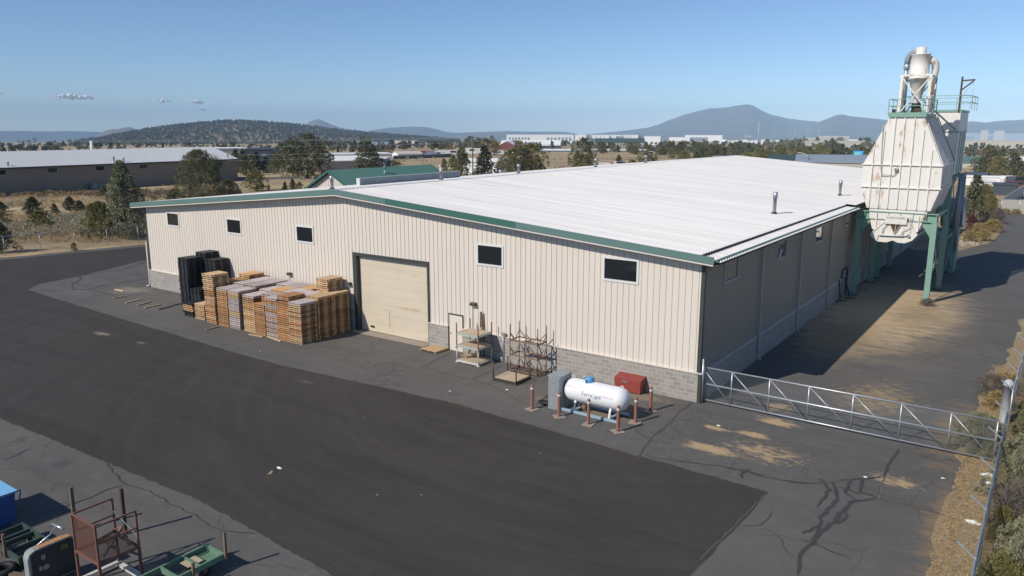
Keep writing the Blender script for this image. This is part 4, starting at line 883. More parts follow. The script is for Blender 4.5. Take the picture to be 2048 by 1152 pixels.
q = MB(); q.tube((.16,-.02,0),(.16,-.02,2.0),.045,10); q.lathe((.16,-.02,2.0), [(0,.05),(.05,.03),(.06,0)], 10); tag(q.build('gate_post', M['galv'], None, (.16,-.02,0)), 'slim galvanised post at the wall corner end of the gate', 'post')
q = MB(); q.lathe((11.36,5.0,0), [(0,.19),(1.62,.19),(1.62,.2),(1.7,.2),(1.8,.17),(1.88,.1),(1.9,0)], 20); q.box(11.15,11.57,4.79,5.21,0,.05); tag(q.build('steel_post', M['post_grey'], None, (11.36,5,0)), 'thick round-capped grey steel post beside the chain-link fence', 'post')
def chainfence(name, pts, h, arms, label, sp, armv=(-.42,0,.32)):
    t = thing(name, label, 'fence', (pts[0][0], pts[0][1], 0)); n = 0
    for a, b in zip(pts, pts[1:]):
        a = Vector((*a,0)); b = Vector((*b,0)); k = max(1, round((b-a).length / sp))
        for i in range(k + 1):
            p = a.lerp(b, i / k)
            q = MB(); q.tube(p, p + Vector((0,0,h+.03)), .03, 8); po = q.build('post', M['galv'], t, p)
            if arms: q = MB(); q.bar(p + Vector((0,0,h)), p + Vector((0,0,h)) + Vector(armv), .05, .04); q.build('barb_arm', M['galv'], po)
        q = MB(); q.tube(a + Vector((0,0,h)), b + Vector((0,0,h)), .022, 6); q.build('top_rail', M['galv'], t)
        q = MB(); q.quad(a + Vector((0,0,.03)), b + Vector((0,0,.03)), b + Vector((0,0,h)), a + Vector((0,0,h))); q.build('mesh_infill', M['chain_dense' if arms else 'chain'], t)
        if arms:
            q = MB()
            for f in (.35, .65, .95): o = Vector((0,0,h)) + Vector(armv) * f; q.tube(a + o, b + o, .003, 4)
            q.build('barbed_wire', M['galv_dull'], t)
            q = MB(); q.tube(a + Vector((.04,0,h-.08)), b + Vector((.04,0,h-.08)), .018, 6); q.build('tension_wire', M['galv'], t)
chainfence('chain_link_fence', [(11.52,-20.3),(11.52,.9)], 1.8, True, 'galvanised chain-link fence with outward arms along the right edge of the yard', 3.05)
chainfence('chain_link_fence', [(11.55,3.9),(11.95,30)], 1.8, True, 'galvanised chain-link fence continuing behind the thick round-capped post', 3.05)
chainfence('chain_link_fence', [(-71.8,-8.9),(-66.9,15),(-62,30),(-58,44)], 1.85, False, 'thin grey chain-link fence between the driveway and the sagebrush lot', 3.0)
# ================================================================ salvage in the near left corner
db = thing('dumpster', 'blue dumpster with pale blue lid at the left edge of the asphalt', 'dumpster', (-14, -23.5, 0))
HD = 1.06
q = MB(); q.prism([(-25.2,.15),(-22.62,.15),(-22.52,HD),(-25.2,HD)], -15.1, -13.08, 'x'); q.box(-15.,-13.2,-25.1,-22.7,.012,.149); q.build('body', M['blue_bin'], db)
q = MB(); q.box(-15.2,-13.0,-25.3,-22.46,HD+.003,HD+.05); q.build('lid', M['blue_lid'], db)
q = MB(); q.bar((-12.96,-25.2,HD+.06),(-12.96,-22.4,HD+.06),.03); q.bar((-13.02,-22.45,HD-.3),(-12.96,-22.4,HD+.06),.03); q.build('edge_rail', M['blue_bin'], db)
mbk = thing('work_cage', 'rusty steel man-lift cage with a mesh back panel standing on four legs', 'work cage', (-7.3, -22.6, 0))
X0, X1, YA, YBk, ZF, ZTp = -8.15, -6.85, -23.2, -22.05, 1.05, 2.05
X0, X1, YA, YBk = -8.2, -7.0, -23.05, -21.98
M['rustmesh'] = meshmat('expanded_rusty_mesh', (.14,.06,.042), .05, .27)
for i, (x, y) in enumerate(((X0,YA),(X1,YA),(X1,YBk),(X0,YBk))):
    q = MB(); q.bar((x,y,.02),(x,y,ZF-.06),.065); q.build('leg', M['rust_red'], mbk)
    q = MB(); q.bar((x,y,ZF-.06),(x,y,ZTp),.05); q.build('upright', M['rust_red'], mbk)
q = MB()
for z in (ZTp, (ZF+ZTp)/2): q.bar((X0,YA,z),(X0,YBk,z),.04) if False else None
for z in (ZTp-.02, ZF+.52): q.bar((X0,YBk,z),(X1,YBk,z),.04) if z < 0 else None
for z in (ZTp, ZF+.52): q.bar((X0+.0,YA,z),(X0,YBk,z),.04); q.bar((X1,YA,z),(X1,YBk,z),.04)
q.bar((X0,YA,ZTp+.02),(X1,YA,ZTp+.02),.04); q.build('top_rail', M['rust_red'], mbk)
q = MB(); q.bar((X0,YBk,ZTp-.35),(X1,YBk,ZTp-.75),.015); q.build('safety_chain', M['galv_dull'], mbk)
q = MB(); q.quad((X0,YA,ZF),(X1,YA,ZF),(X1,YA,ZTp),(X0,YA,ZTp)); q.build('mesh_panel', M['rustmesh'], mbk)
q = MB(); q.quad((X0,YA,ZF),(X1,YA,ZF),(X1,YBk,ZF),(X0,YBk,ZF)); fl = q.build('floor_mesh', M['rustmesh'], mbk)
q = MB()
for y in (YA, YBk): q.bar((X0,y,ZF-.05),(X1,y,ZF-.05),.06)
for x in (X0, X1): q.bar((x,YA,ZF-.05),(x,YBk,ZF-.05),.06)
q.build('floor_frame', M['rust_red'], mbk)
q = MB()
for a, b in (((X0+.1,YBk-.1,ZF+.04),(X1-.3,YA+.4,ZF+.1)), ((X0+.2,YA+.3,ZF+.05),(X0+.7,YBk-.15,ZF+.45)), ((X0+.7,YBk-.15,ZF+.45),(X1-.15,YA+.2,ZF+.05)), ((X0+.7,YBk-.15,ZF+.45),(X1-.1,YBk-.2,ZF+.05)), ((X0+.3,YA+.6,ZF+.06),(X1-.1,YBk-.5,ZF+.08))): q.bar(a, b, .07)
tag(q.build('scrap_brackets', M['ruststeel'], None, (X0+.4,YA+.5,ZF)), 'heap of rusty angle brackets lying in the work cage', 'scrap metal')
q = MB(); q.bar((X0-.1,YBk+.02,.06),(X1+.1,YBk+.02,.06),.14,.08); q.bar((X0-.1,YA,.06),(X1+.1,YA,.06),.14,.08); q.bar((X0,YA,.14),(X0,YBk,.14),.12,.06); q.bar((X1,YA,.14),(X1,YBk,.14),.12,.06); q.build('skid_rail', M['rack_white'], mbk)
def stake(x, y, h, s, m, lb, parent=None):
    q = MB(); q.bar((x,y,.0),(x+.02,y,h),s); tag(q.build('stake', m, None, (x,y,0)), lb, 'stake', 'upright rusty stakes in the salvage corner')
stake(-11.2,-21.72,1.45,.09,M['lumber_dark'],'tall brown stake nearest the blue dumpster')
stake(-9.75,-20.95,1.5,.09,M['rustdark'],'tall brown stake behind the rusty work cage')
def cart(name, label, loc, L_, W_, rz, mat, rungs, stakes, wheel=True, box=True, hh=.16):
    t = thing(name, label, 'cart', (0,0,0)); z = .42
    q = MB()
    for y in (0, W_): q.box(0,L_,y-.03,y+.03,z-hh/2,z+hh/2)
    for x in rungs: q.box(x-.03,x+.03,.031,W_-.031,z-hh/2+.004,z+hh/2-.004)
    q.build('frame', mat, t)
    if box: q = MB(); q.box(L_-.82,L_-.05,.035,W_-.035,z-hh/2-.02,z-hh/2+.002); q.build('deck', mat, t)
    for (x, y, h) in stakes: q = MB(); q.bar((x,y,.3),(x+.015,y,h),.065); q.build('stake', M['ruststeel'], t)
    if wheel:
        for x in (.35*L_, L_*.8):
            for y in (.14, W_-.14): q = MB(); q.lathe((x,y,.19), [(-.05,.0),(-.05,.17),(-.03,.185),(.03,.185),(.05,.17),(.05,0)], 16, 'y'); wl = q.build('wheel', M['black'], t); q = MB(); q.lathe((x,y,.19), [(-.055,0),(-.055,.07),(.055,.07),(.055,0)], 12, 'y'); q.build('hub', M['ruststeel'], wl)
    t.location = loc; t.rotation_euler = (0,0,rz); return t
M['cart_dark'] = mk('dark_green_paint', (.05,.085,.06), (.03,.05,.04), 3, .9, .6, rust=.4, rcol=(.16,.085,.04), rvec=(2,2,2))
# green cart runs away from the camera along +y, its box end farthest
c1 = cart('stake_cart', 'pale green four-wheel stake cart in front of the rusty work cage', (-5.62,-23.35,0), 3.05, .82, R(90), M['cart_green'], (.06,1.6,2.25,2.98), [(2.99,-.07,1.15),(2.0,-.06,.72)])
q = MB(); q.box(-.62,.0,0,.5,0,.03)
pd = MB(); pd.box(-6.25,-5.85,-21.3,-20.85,.435,.45); tag(pd.build('board_scrap', M['plywood'], None, (-6,-21,.435)), 'grey square board lying in the box end of the green cart', 'board')
c2 = cart('stake_cart', 'dark green four-wheel stake cart beside the orange-topped machine', (-12.05,-23.75,0), 2.05, .92, 0, M['cart_dark'], (.06,.55,.8,1.35,1.98), [(1.3,-.06,1.0)], box=False)
# floor machine
sm_ = thing('floor_machine', 'boxy grey machine with orange-stained top and black side panel', 'machine', (-8.75,-23.6,0))
q = MB(); YF0, YF1, XF0, XF1, H = -23.98, -22.75, -9.12, -8.86, 1.12
prof = [(YF0,.06),(YF1,.06),(YF1,H-.12),(YF1-.1,H),(YF0+.2,H),(YF0+.06,H-.06),(YF0,H-.2)]
q.prism(prof, XF0, XF1, 'x'); q.build('body', M['machine_grey'], sm_)
q = MB(); q.prism([(YF0+.07,.1),(YF1-.02,.1),(YF1-.02,H-.15),(YF1-.12,H-.03),(YF0+.22,H-.03),(YF0+.08,H-.1)], XF1+.002, XF1+.02, 'x'); q.build('side_panel', M['machine_dark'], sm_)
q = MB(); q.box(XF0+.02,XF1-.01,YF0+.3,YF0+.62,H+.002,H+.012); q.box(XF0+.02,XF1-.01,YF0+.65,YF1-.12,H+.002,H+.012); q.build('top_cover', M['orange'], sm_)
q = MB(); q.path([(XF0+.05,YF0+.35,H+.01),(XF0-.05,YF0+.75,H+.12),(XF0-.04,YF0+.9,H+.3)], .02, 6); q.tube((XF0-.2,YF0+.88,H+.32),(XF0+.3,YF0+.95,H+.3),.035,8); q.build('handle', M['chrome'], sm_)
vs, fs = text_faces('ZE', .16, .2); q = MB(); q.add([(XF1+.024, YF1-.32 + v[0], H-.27 + v[1]) for v in vs], fs); q.build('lettering', M['yellow'], sm_)
q = MB(); q.box(XF1+.021,XF1+.026,YF0+.32,YF0+.42,H-.33,H-.2); q.build('sticker', M['machine_grey'], sm_); q = MB(); q.box(XF1+.021,XF1+.026,YF0+.24,YF0+.32,H-.62,H-.5); q.build('sticker', M['machine_grey'], sm_); q = MB(); q.lathe((XF1+.022,YF0+.42,H-.57), [(0,.08),(.004,.08),(.004,0)], 12, 'x'); q.build('sticker', M['machine_grey'], sm_)
q = MB()
for r_, t_ in ((0,.0),):
    q.lathe((-10.5,-24.02,.0), [(.03,.2),(.01,.27),(.03,.33),(.1,.35),(.17,.33),(.19,.27),(.17,.2),(.1,.19),(.03,.2)], 22)
tag(q.build('tyre', M['black'], None, (-10.5,-24.02,0)), 'bare black tyre lying flat at the bottom left of the yard', 'tyre')
q = MB(); q.bar((-10.15,-23.95,.06),(-9.55,-23.75,.06),.16,.08); tag(q.build('timber_block', M['lumber_dark'], None, (-9.9,-23.9,0)), 'short grey timber lying between the tyre and the machine', 'timber')
# ================================================================ vegetation
def sprigs(cent, rad, nrm, n, ln, wd, rs, up=.35):
    # n leaf sprigs in each clump (centre, radius, outward direction), one kite-shaped face each
    k = len(cent); C = np.repeat(cent, n, 0); Rr = np.repeat(rad, n)[:, None]; Nn = np.repeat(nrm, n, 0)
    d = rs.normal(size=(k*n, 3)); d /= np.linalg.norm(d, axis=1)[:, None]; d = d + Nn * .55 + np.array([0,0,up]); d /= np.linalg.norm(d, axis=1)[:, None]
    p = C + d * Rr * (rs.random((k*n, 1)) ** .4) * .85
    l = ln * (.6 + .8 * rs.random((k*n, 1))); t = rs.normal(size=(k*n, 3)) * .35 + d; t /= np.linalg.norm(t, axis=1)[:, None]
    s = np.cross(t, rs.normal(size=(k*n, 3))); s /= np.linalg.norm(s, axis=1)[:, None]; s *= wd * (.7 + .6 * rs.random((k*n, 1)))
    v = np.stack([p - t*l*.25, p + t*l*.3 + s, p + t*l, p + t*l*.3 - s], 1).reshape(-1, 3)
    return v
def mesh_np(name, v, mat, nper=4):
    me = bpy.data.meshes.new(name); n = len(v) // nper
    me.vertices.add(len(v)); me.vertices.foreach_set('co', v.astype(np.float32).ravel())
    me.loops.add(len(v)); me.loops.foreach_set('vertex_index', np.arange(len(v), dtype=np.int32))
    me.polygons.add(n); me.polygons.foreach_set('loop_start', np.arange(0, len(v), nper, dtype=np.int32)); me.polygons.foreach_set('loop_total', np.full(n, nper, dtype=np.int32))
    me.materials.append(mat); me.update(calc_edges=True); return me
SHAPES = {   # crown radius against height fraction
    'cone': lambda t: np.clip(np.minimum((1.02 - t) ** .8, .35 + t * 5), 0, 1), 'round': lambda t: np.clip(np.sqrt(np.clip(1 - ((t - .42) / .6) ** 2, 0, 1)), 0, 1),
    'dome': lambda t: np.clip(np.sqrt(np.clip(1 - t ** 2.2, 0, 1)), 0, 1), 'spire': lambda t: np.clip((1.02 - t) ** .6 * np.minimum(1, .5 + t * 3), 0, 1)}
def crown(shape, H, Rad, z0, nclump, per, rc, ln, wd, seed, lump=.28, fill=.35):
    rs = np.random.default_rng(seed); t = rs.random(nclump) ** .9; a = rs.random(nclump) * 2 * np.pi
    lob = 1 + lump * np.sin(a * 3 + t * 5 + seed) * .6 + lump * np.sin(a * 5 - t * 9 + seed * 2) * .5 + lump * rs.normal(size=nclump) * .5
    r = SHAPES[shape](t) * Rad * np.clip(lob, .3, 1.5); rr = r * np.where(rs.random(nclump) < fill, rs.random(nclump) ** .5, .75 + .3 * rs.random(nclump))
    c = np.stack([np.cos(a) * rr, np.sin(a) * rr, z0 + t * (H - z0)], 1); nn = np.stack([np.cos(a), np.sin(a), .3 + 0 * a], 1); nn /= np.linalg.norm(nn, axis=1)[:, None]
    rad = rc * (.6 + .8 * rs.random(nclump)) * np.clip(.55 + SHAPES[shape](t), .5, 1.2)
    return sprigs(c, rad, nn, per, ln, wd, rs)
def make_tree(kind, shape, H, Rad, z0, nclump, per, rc, ln, wd, seed, mat, name='juniper_tree', lump=.28, fill=.35, cat='tree'):
    t = thing(name, '', cat, (0,0,0))
    me = mesh_np('crown', crown(shape, H, Rad, z0, nclump, per, rc, ln, wd, seed, lump, fill), M[mat]); o = bpy.data.objects.new('crown', me); COL.objects.link(o); o.parent = t
    q = MB(); r = random.Random(seed); q.path([(0,0,-.1),(r.uniform(-.05,.05)*H*.3,.02*H,H*.3),(0,0,H*.8)], .1, 7, 0, [H*.035, H*.025, H*.006])
    for k in range(7):
        a = k * 2.4 + seed; z = z0 + (H * .75 - z0) * k / 7 + .05*H; e = Rad * .7 * (1 - .5 * k / 7); q.tube((0,0,z), (math.cos(a)*e, math.sin(a)*e, z + .12*H), H*.012, 5, H*.004)
    q.build('trunk', M['bark'], t)
    return t
# one tree of each kind, unit height 1 (scaled by its copies); fine ones for the near trees
PROTO = {}
def proto(key, **kw): PROTO[key] = dict(kw); PROTO[key]['obj'] = None
FINE = dict(nclump=520, per=44, rc=.058, ln=.022, wd=.0062)
proto('cone_fine', shape='cone', H=1, Rad=.34, z0=.03, mat='juniper', seed=1, lump=.3, **FINE)
proto('cone_grey', shape='cone', H=1, Rad=.34, z0=.03, mat='juniper_grey', seed=2, lump=.35, **FINE)
proto('round_fine', shape='dome', H=1, Rad=.46, z0=.02, mat='juniper', seed=3, lump=.38, nclump=520, per=46, rc=.066, ln=.021, wd=.0062)
proto('bush_fine', shape='dome', H=1, Rad=.55, z0=.0, mat='juniper_grey', seed=4, lump=.4, nclump=520, per=46, rc=.075, ln=.028, wd=.0062)
proto('bush_olive', shape='dome', H=1, Rad=.5, z0=.0, mat='juniper_olive', seed=5, lump=.4, nclump=300, per=26, rc=.085, ln=.05, wd=.011)
proto('sapling', shape='cone', H=1, Rad=.42, z0=.0, mat='juniper_dark', seed=6, lump=.5, nclump=90, per=22, rc=.11, ln=.09, wd=.02, fill=.5)
proto('sapling_b', shape='dome', H=1, Rad=.5, z0=.0, mat='juniper_olive', seed=16, lump=.5, nclump=90, per=22, rc=.12, ln=.09, wd=.02, fill=.5)
proto('mid_cone', shape='cone', H=1, Rad=.33, z0=.05, mat='juniper_dark', seed=7, lump=.4, nclump=170, per=16, rc=.085, ln=.055, wd=.016)
proto('mid_round', shape='round', H=1, Rad=.45, z0=.06, mat='juniper_dark', seed=8, lump=.45, nclump=190, per=16, rc=.085, ln=.05, wd=.016)
proto('mid_spire', shape='spire', H=1, Rad=.24, z0=.05, mat='juniper', seed=9, lump=.5, nclump=150, per=16, rc=.07, ln=.05, wd=.015)
proto('mid_olive', shape='round', H=1, Rad=.45, z0=.05, mat='juniper_olive', seed=10, lump=.5, nclump=180, per=15, rc=.09, ln=.055, wd=.017)
proto('far_a', shape='cone', H=1, Rad=.36, z0=.04, mat='juniper_dark', seed=11, lump=.4, nclump=60, per=9, rc=.13, ln=.11, wd=.05)
proto('far_b', shape='round', H=1, Rad=.48, z0=.04, mat='juniper_dark', seed=12, lump=.4, nclump=60, per=9, rc=.14, ln=.12, wd=.055)
proto('far_c', shape='dome', H=1, Rad=.55, z0=.02, mat='juniper', seed=13, lump=.4, nclump=50, per=9, rc=.15, ln=.12, wd=.055)
proto('far_gold', shape='round', H=1, Rad=.45, z0=.05, mat='autumn', seed=14, lump=.5, nclump=60, per=9, rc=.14, ln=.11, wd=.05)
proto('crimson', shape='dome', H=1, Rad=.5, z0=.0, mat='crimson', seed=15, lump=.4, nclump=110, per=16, rc=.11, ln=.06, wd=.02)
proto('rabbit', shape='dome', H=1, Rad=.75, z0=.0, mat='rabbit', seed=17, lump=.35, nclump=120, per=18, rc=.16, ln=.13, wd=.02)
proto('twigs', shape='dome', H=1, Rad=.6, z0=.0, mat='twig', seed=18, lump=.4, nclump=120, per=14, rc=.13, ln=.2, wd=.008)
def plant(key, x, y, h, wdt, label, group=None, name='juniper_tree', cat='tree', rz=None, z=None):
    P = PROTO[key]; loc = (x, y, gz(x, y) - .01 if z is None else z); k = wdt / (2 * P['Rad'])
    if P['obj'] is None:
        a = {n: v for n, v in P.items() if n != 'obj'}; P['obj'] = o = make_tree(key, name=name, cat=cat, **a)
    else: o = dup(P['obj'], loc)
    o.name = name; o['category'] = cat; o.location = loc; o.rotation_euler = (0, 0, rnd.uniform(0, 6.28) if rz is None else rz); o.scale = (k, k, h)
    o['label'] = label
    if group: o['group'] = group
    elif 'group' in o: del o['group']
    return o
def plant_px(key, px, pyb, pyt, pw, label, group=None, **kw):
    p = at(px, pyb); s = dep(p) / FPX; plant(key, p.x, p.y, (pyb - pyt) * s * 1.03, pw * s, label, group, **kw)
for a in [  # near the left lot
    ('cone_grey', 255, 476, 331, 86, 'tall pointed grey-green juniper just left of the warehouse corner'),
    ('round_fine', 404, 402, 306, 84, 'big dark rounded juniper behind the warehouse eave, hiding the last window of the far shed'),
    ('round_fine', 457, 396, 361, 42, 'lower juniper lobe at the right foot of the big rounded juniper'),
    ('bush_olive', 203, 477, 408, 52, 'olive juniper bush at the left foot of the tall pointed juniper, behind the fence'),
    ('sapling', 68, 432, 397, 38, 'dark rounded juniper sapling left in the sagebrush lot'), ('sapling_b', 82, 456, 425, 34, 'small olive sapling in front of the dark rounded one'),
    ('sapling', 110, 431, 409, 18, 'narrow dark sapling between the two wider ones in the lot'), ('sapling', 141, 420, 396, 28, 'dark sapling with spiky top mid-way in the lot'), ('sapling', 160, 426, 403, 26, 'right half of the spiky sapling pair in the lot'),
    ('sapling', 183, 430, 409, 12, 'thin small sapling beside the olive juniper bush'), ('sapling', 2, 423, 405, 26, 'dark sapling cut by the left photo edge'), ('sapling_b', 6, 449, 425, 30, 'olive sapling at the left photo edge, above the fence'),
    ('sapling', 4, 506, 450, 46, 'dark juniper by the fence at the left photo edge'), ('sapling', 210, 394, 373, 18, 'small dark juniper beside the tall pointed one, before the far shed'),
    ('sapling', 349, 403, 381, 34, 'low dark juniper at the left foot of the big rounded juniper'), ('sapling_b', 310, 402, 393, 12, 'tiny juniper left of the low dark one'), ('sapling', 338, 402, 388, 10, 'thin tiny juniper above the green eave'),
    ('sapling_b', 513, 382, 344, 36, 'olive pointed juniper standing alone beyond the green eave'), ('sapling', 571, 388, 366, 14, 'dark small juniper left of the green roof gable'), ('sapling', 586, 384, 360, 14, 'thin juniper nearest the green roof gable'), ('sapling_b', 600, 384, 366, 14, 'small juniper touching the green roof gable'),
    ('sapling_b', 149, 502, 486, 10, 'tiny olive seedling at the foot of the thin fence')]: plant_px(*a)
for a in [('mid_round', 615, 357, 276, 72, 'big dark irregular juniper crossing the power lines'), ('mid_round', 586, 352, 288, 46, 'dark juniper at the left of the big irregular one'), ('mid_round', 648, 344, 290, 34, 'dark juniper at the right of the big irregular one'),
    ('mid_cone', 474, 345, 302, 26, 'leftmost juniper of the row before the dark grey building'), ('mid_cone', 488, 351, 303, 26, 'juniper with visible trunk in the row before the dark grey building'), ('mid_spire', 503, 347, 312, 22, 'third juniper of the row before the dark grey building'),
    ('mid_cone', 515, 346, 306, 26, 'pointed juniper covering the edge of the dark grey building'), ('mid_cone', 533, 345, 316, 22, 'low juniper below the dark grey building wall'), ('mid_round', 548, 348, 318, 22, 'juniper at the right end of the row before the dark grey building'), ('mid_round', 557, 342, 306, 20, 'juniper between the dark building and the big irregular one'),
    ('mid_spire', 739, 350, 288, 46, 'spiky juniper rising above the green roof ridge'), ('mid_olive', 722, 348, 318, 34, 'olive juniper at the left foot of the spiky one'), ('mid_olive', 757, 348, 318, 30, 'olive juniper at the right foot of the spiky one'), ('mid_olive', 786, 348, 323, 32, 'low olive juniper over the middle of the green roof ridge'),
    ('mid_spire', 889, 356, 320, 16, 'small pointed juniper before the white trailer'), ('mid_spire', 907, 364, 314, 22, 'left juniper of the pair before the white storage building'), ('mid_spire', 925, 372, 299, 30, 'tall thin juniper of the pair before the white storage building'),
    ('mid_cone', 969, 368, 298, 46, 'dense dark juniper right of the tall wooden pole'), ('mid_olive', 1040, 356, 300, 66, 'broad olive juniper left of the ridge vent'), ('mid_olive', 1064, 355, 291, 52, 'tallest lobe of the broad olive junipers'), ('mid_round', 1024, 358, 318, 34, 'lower left lobe of the broad olive junipers'),
    ('mid_round', 1165, 350, 283, 42, 'tall ragged juniper above the roof, beside the white sign trailer'), ('mid_olive', 1168, 350, 312, 46, 'wide lower juniper at the foot of the tall ragged one'), ('mid_cone', 1237, 333, 312, 18, 'small dark juniper left of the white car'), ('mid_round', 1292, 341, 295, 34, 'dark rounded juniper in front of the pole with a lamp'),
    ('far_gold', 1264, 334, 321, 14, 'yellow bush beside the dark rounded juniper'), ('mid_cone', 1306, 339, 318, 16, 'small juniper at the foot of the pole with a lamp')]: plant_px(*a)
# right side
for a in [('mid_round', 1978, 352, 296, 50, 'broad dark juniper right of the tower, under the concrete wall'), ('mid_cone', 2025, 362, 309, 46, 'pointed juniper at the right edge under the concrete wall'), ('mid_olive', 1996, 356, 316, 30, 'olive juniper between the two big ones right of the tower'), ('mid_round', 1958, 350, 318, 24, 'dark juniper touching the tower side'),
    ('mid_cone', 2050, 356, 330, 20, 'juniper cut by the right photo edge'), ('far_a', 1936, 326, 308, 12, 'small juniper before the green shed roof')]: plant_px(*a)
for key, px, pyb, pyt, pw, lb, nm, ct in [('mid_cone', 1943, 446, 352, 42, 'dark ragged conifer in the planting bed behind the tower', 'conifer_tree', 'tree'), ('bush_olive', 1966, 420, 372, 34, 'olive shrub right of the ragged conifer', 'shrub', 'shrub'), ('bush_olive', 1977, 436, 392, 26, 'tall olive shrub at the bend of the planting bed', 'shrub', 'shrub'),
    ('crimson', 1940, 466, 433, 20, 'crimson shrub in the planting bed behind the tower legs', 'shrub', 'shrub'), ('twigs', 1995, 448, 420, 24, 'grey leafless shrub at the outer edge of the planting bed', 'shrub', 'shrub'), ('twigs', 1965, 444, 424, 26, 'pinkish grey twiggy shrub above the crimson one', 'shrub', 'shrub'),
    ('rabbit', 1984, 464, 441, 34, 'golden rabbitbrush at the road edge of the planting bed', 'shrub', 'shrub'), ('rabbit', 1958, 470, 448, 26, 'golden rabbitbrush right beside the crimson shrub', 'shrub', 'shrub'), ('rabbit', 1966, 482, 460, 24, 'lowest golden rabbitbrush at the front of the planting bed', 'shrub', 'shrub'), ('rabbit', 1938, 486, 464, 24, 'golden rabbitbrush next to the pale rocks', 'shrub', 'shrub'),
    ('rabbit', 2010, 428, 418, 20, 'golden bush at the corner of the white fence', 'shrub', 'shrub'), ('rabbit', 2032, 428, 419, 18, 'golden bush along the white fence', 'shrub', 'shrub'), ('rabbit', 1996, 428, 420, 14, 'small golden bush left of the white fence', 'shrub', 'shrub'),
    ('twigs', 1855, 612, 598, 24, 'small weed growing at the foot of the front tower leg', 'weed', 'plant')]: plant_px(key, px, pyb, pyt, pw, lb, name=nm, cat=ct)
for key, x, y, h, wd_, lb, nm, ct in [
    ('bush_fine', 12.75, -3.0, 2.7, 2.3, 'large grey-green juniper outside the fence, level with the gate end', 'juniper_tree', 'tree'), ('cone_fine', 12.45, 1.6, 2.9, 1.7, 'dark green juniper outside the fence behind the gate end', 'juniper_tree', 'tree'), ('bush_fine', 10.75, 1.0, 1.5, 1.55, 'grey-green juniper bush growing through the end of the gate', 'juniper_tree', 'tree'),
    ('bush_fine', 12.9, -9.2, 2.5, 1.9, 'grey-green juniper outside the fence at the bottom right corner', 'juniper_tree', 'tree'), ('bush_olive', 12.15, -9.9, 1.5, .9, 'olive juniper pressed against the fence at the bottom right', 'juniper_tree', 'tree'), ('bush_olive', 11.95, -6.2, 1.1, .7, 'small olive bush against the fence below the grey twiggy shrub', 'shrub', 'shrub'),
    ('twigs', 12.3, -5.6, 1.6, 1.3, 'grey leafless shrub outside the fence between the two junipers', 'shrub', 'shrub'), ('rabbit', 13.0, -7.2, 1.0, 1.0, 'golden bush outside the fence above the corner juniper', 'shrub', 'shrub'),
    ('rabbit', 11.0, 6.9, .7, 1.0, 'dry golden bush inside the fence by the thick post', 'shrub', 'shrub'), ('twigs', 10.7, 8.8, .9, 1.3, 'dry brown twiggy bush inside the fence beyond the thick post', 'shrub', 'shrub'), ('rabbit', 11.1, 10.6, .6, 1.0, 'dry golden bush farther along the fence strip', 'shrub', 'shrub'),
    ('rabbit', 10.8, 4.2, .45, .8, 'low dry bush behind the gate juniper', 'shrub', 'shrub'), ('bush_olive', 12.6, 6.0, 2.2, 1.2, 'olive juniper outside the fence behind the thick post', 'juniper_tree', 'tree')]: plant(key, x, y, h, wd_, lb, name=nm, cat=ct)
# scattered junipers of the plain
def scatter(n, poly, hpx, group, label, seed, keys=('far_a','far_b','far_c'), minh=7):
    r = random.Random(seed); k = 0
    while k < n:
        x0, x1, y0, y1 = poly; px = r.uniform(x0, x1); py = y0 + (y1 - y0) * r.random(); h = r.uniform(*hpx) * (.5 + .5 * (py - 268) / 60) 
        plant_px(r.choice(keys), px, py, py - h, h * r.uniform(.6, 1.05), label, group); k += 1
scatter(78, (1310, 1735, 306, 330), (15, 27), 'junipers on the rise beyond the warehouse roof', 'dark juniper among others on the rise beyond the white roof', 31, ('mid_cone','mid_round','mid_olive','far_b'))
scatter(16, (1195, 1330, 300, 312), (14, 24), 'junipers along the rail line', 'small dark juniper standing along the far rail line', 32)
scatter(34, (1320, 1600, 292, 299), (10, 20), 'small trees below the data halls', 'small tree below the long white data halls', 33)
scatter(30, (540, 1000, 288, 302), (14, 24), 'trees among the far white sheds', 'dark tree among the far white sheds', 34)
scatter(26, (880, 1290, 289, 301), (9, 16), 'trees along the far field edge', 'dark tree along the far edge of the tan field', 35)
scatter(26, (0, 470, 285, 296), (9, 16), 'trees beyond the long shed', 'dark tree in front of the wooded hill beyond the long shed', 36)
scatter(12, (1560, 1735, 292, 300), (16, 26), 'trees before the concrete wall', 'tree standing before the pale concrete wall', 37)
for i, (px, pyb, pyt, lb) in enumerate([(970, 300, 279, 'bright yellow autumn tree beside the tall wooden pole'), (985, 300, 283, 'yellow-green tree next to the bright yellow one'), (990, 312, 288, 'yellow autumn tree above the parked vans'), (1030, 297, 283, 'golden tree in front of the red barn'), (898, 306, 292, 'olive-gold tree left of the tall pole'), (1040, 300, 284, 'gold-green tree at the red barn corner'), (778, 308, 296, 'pale tan tree behind the white shop')]): plant_px('far_gold', px, pyb, pyt, 18, lb)
for px, pyb, pyt, lb in ((1590, 294, 276, 'left narrow cypress before the concrete wall'), (1607, 294, 275, 'right narrow cypress before the concrete wall')): plant_px('mid_spire', px, pyb, pyt, 6, lb, name='cypress_tree')
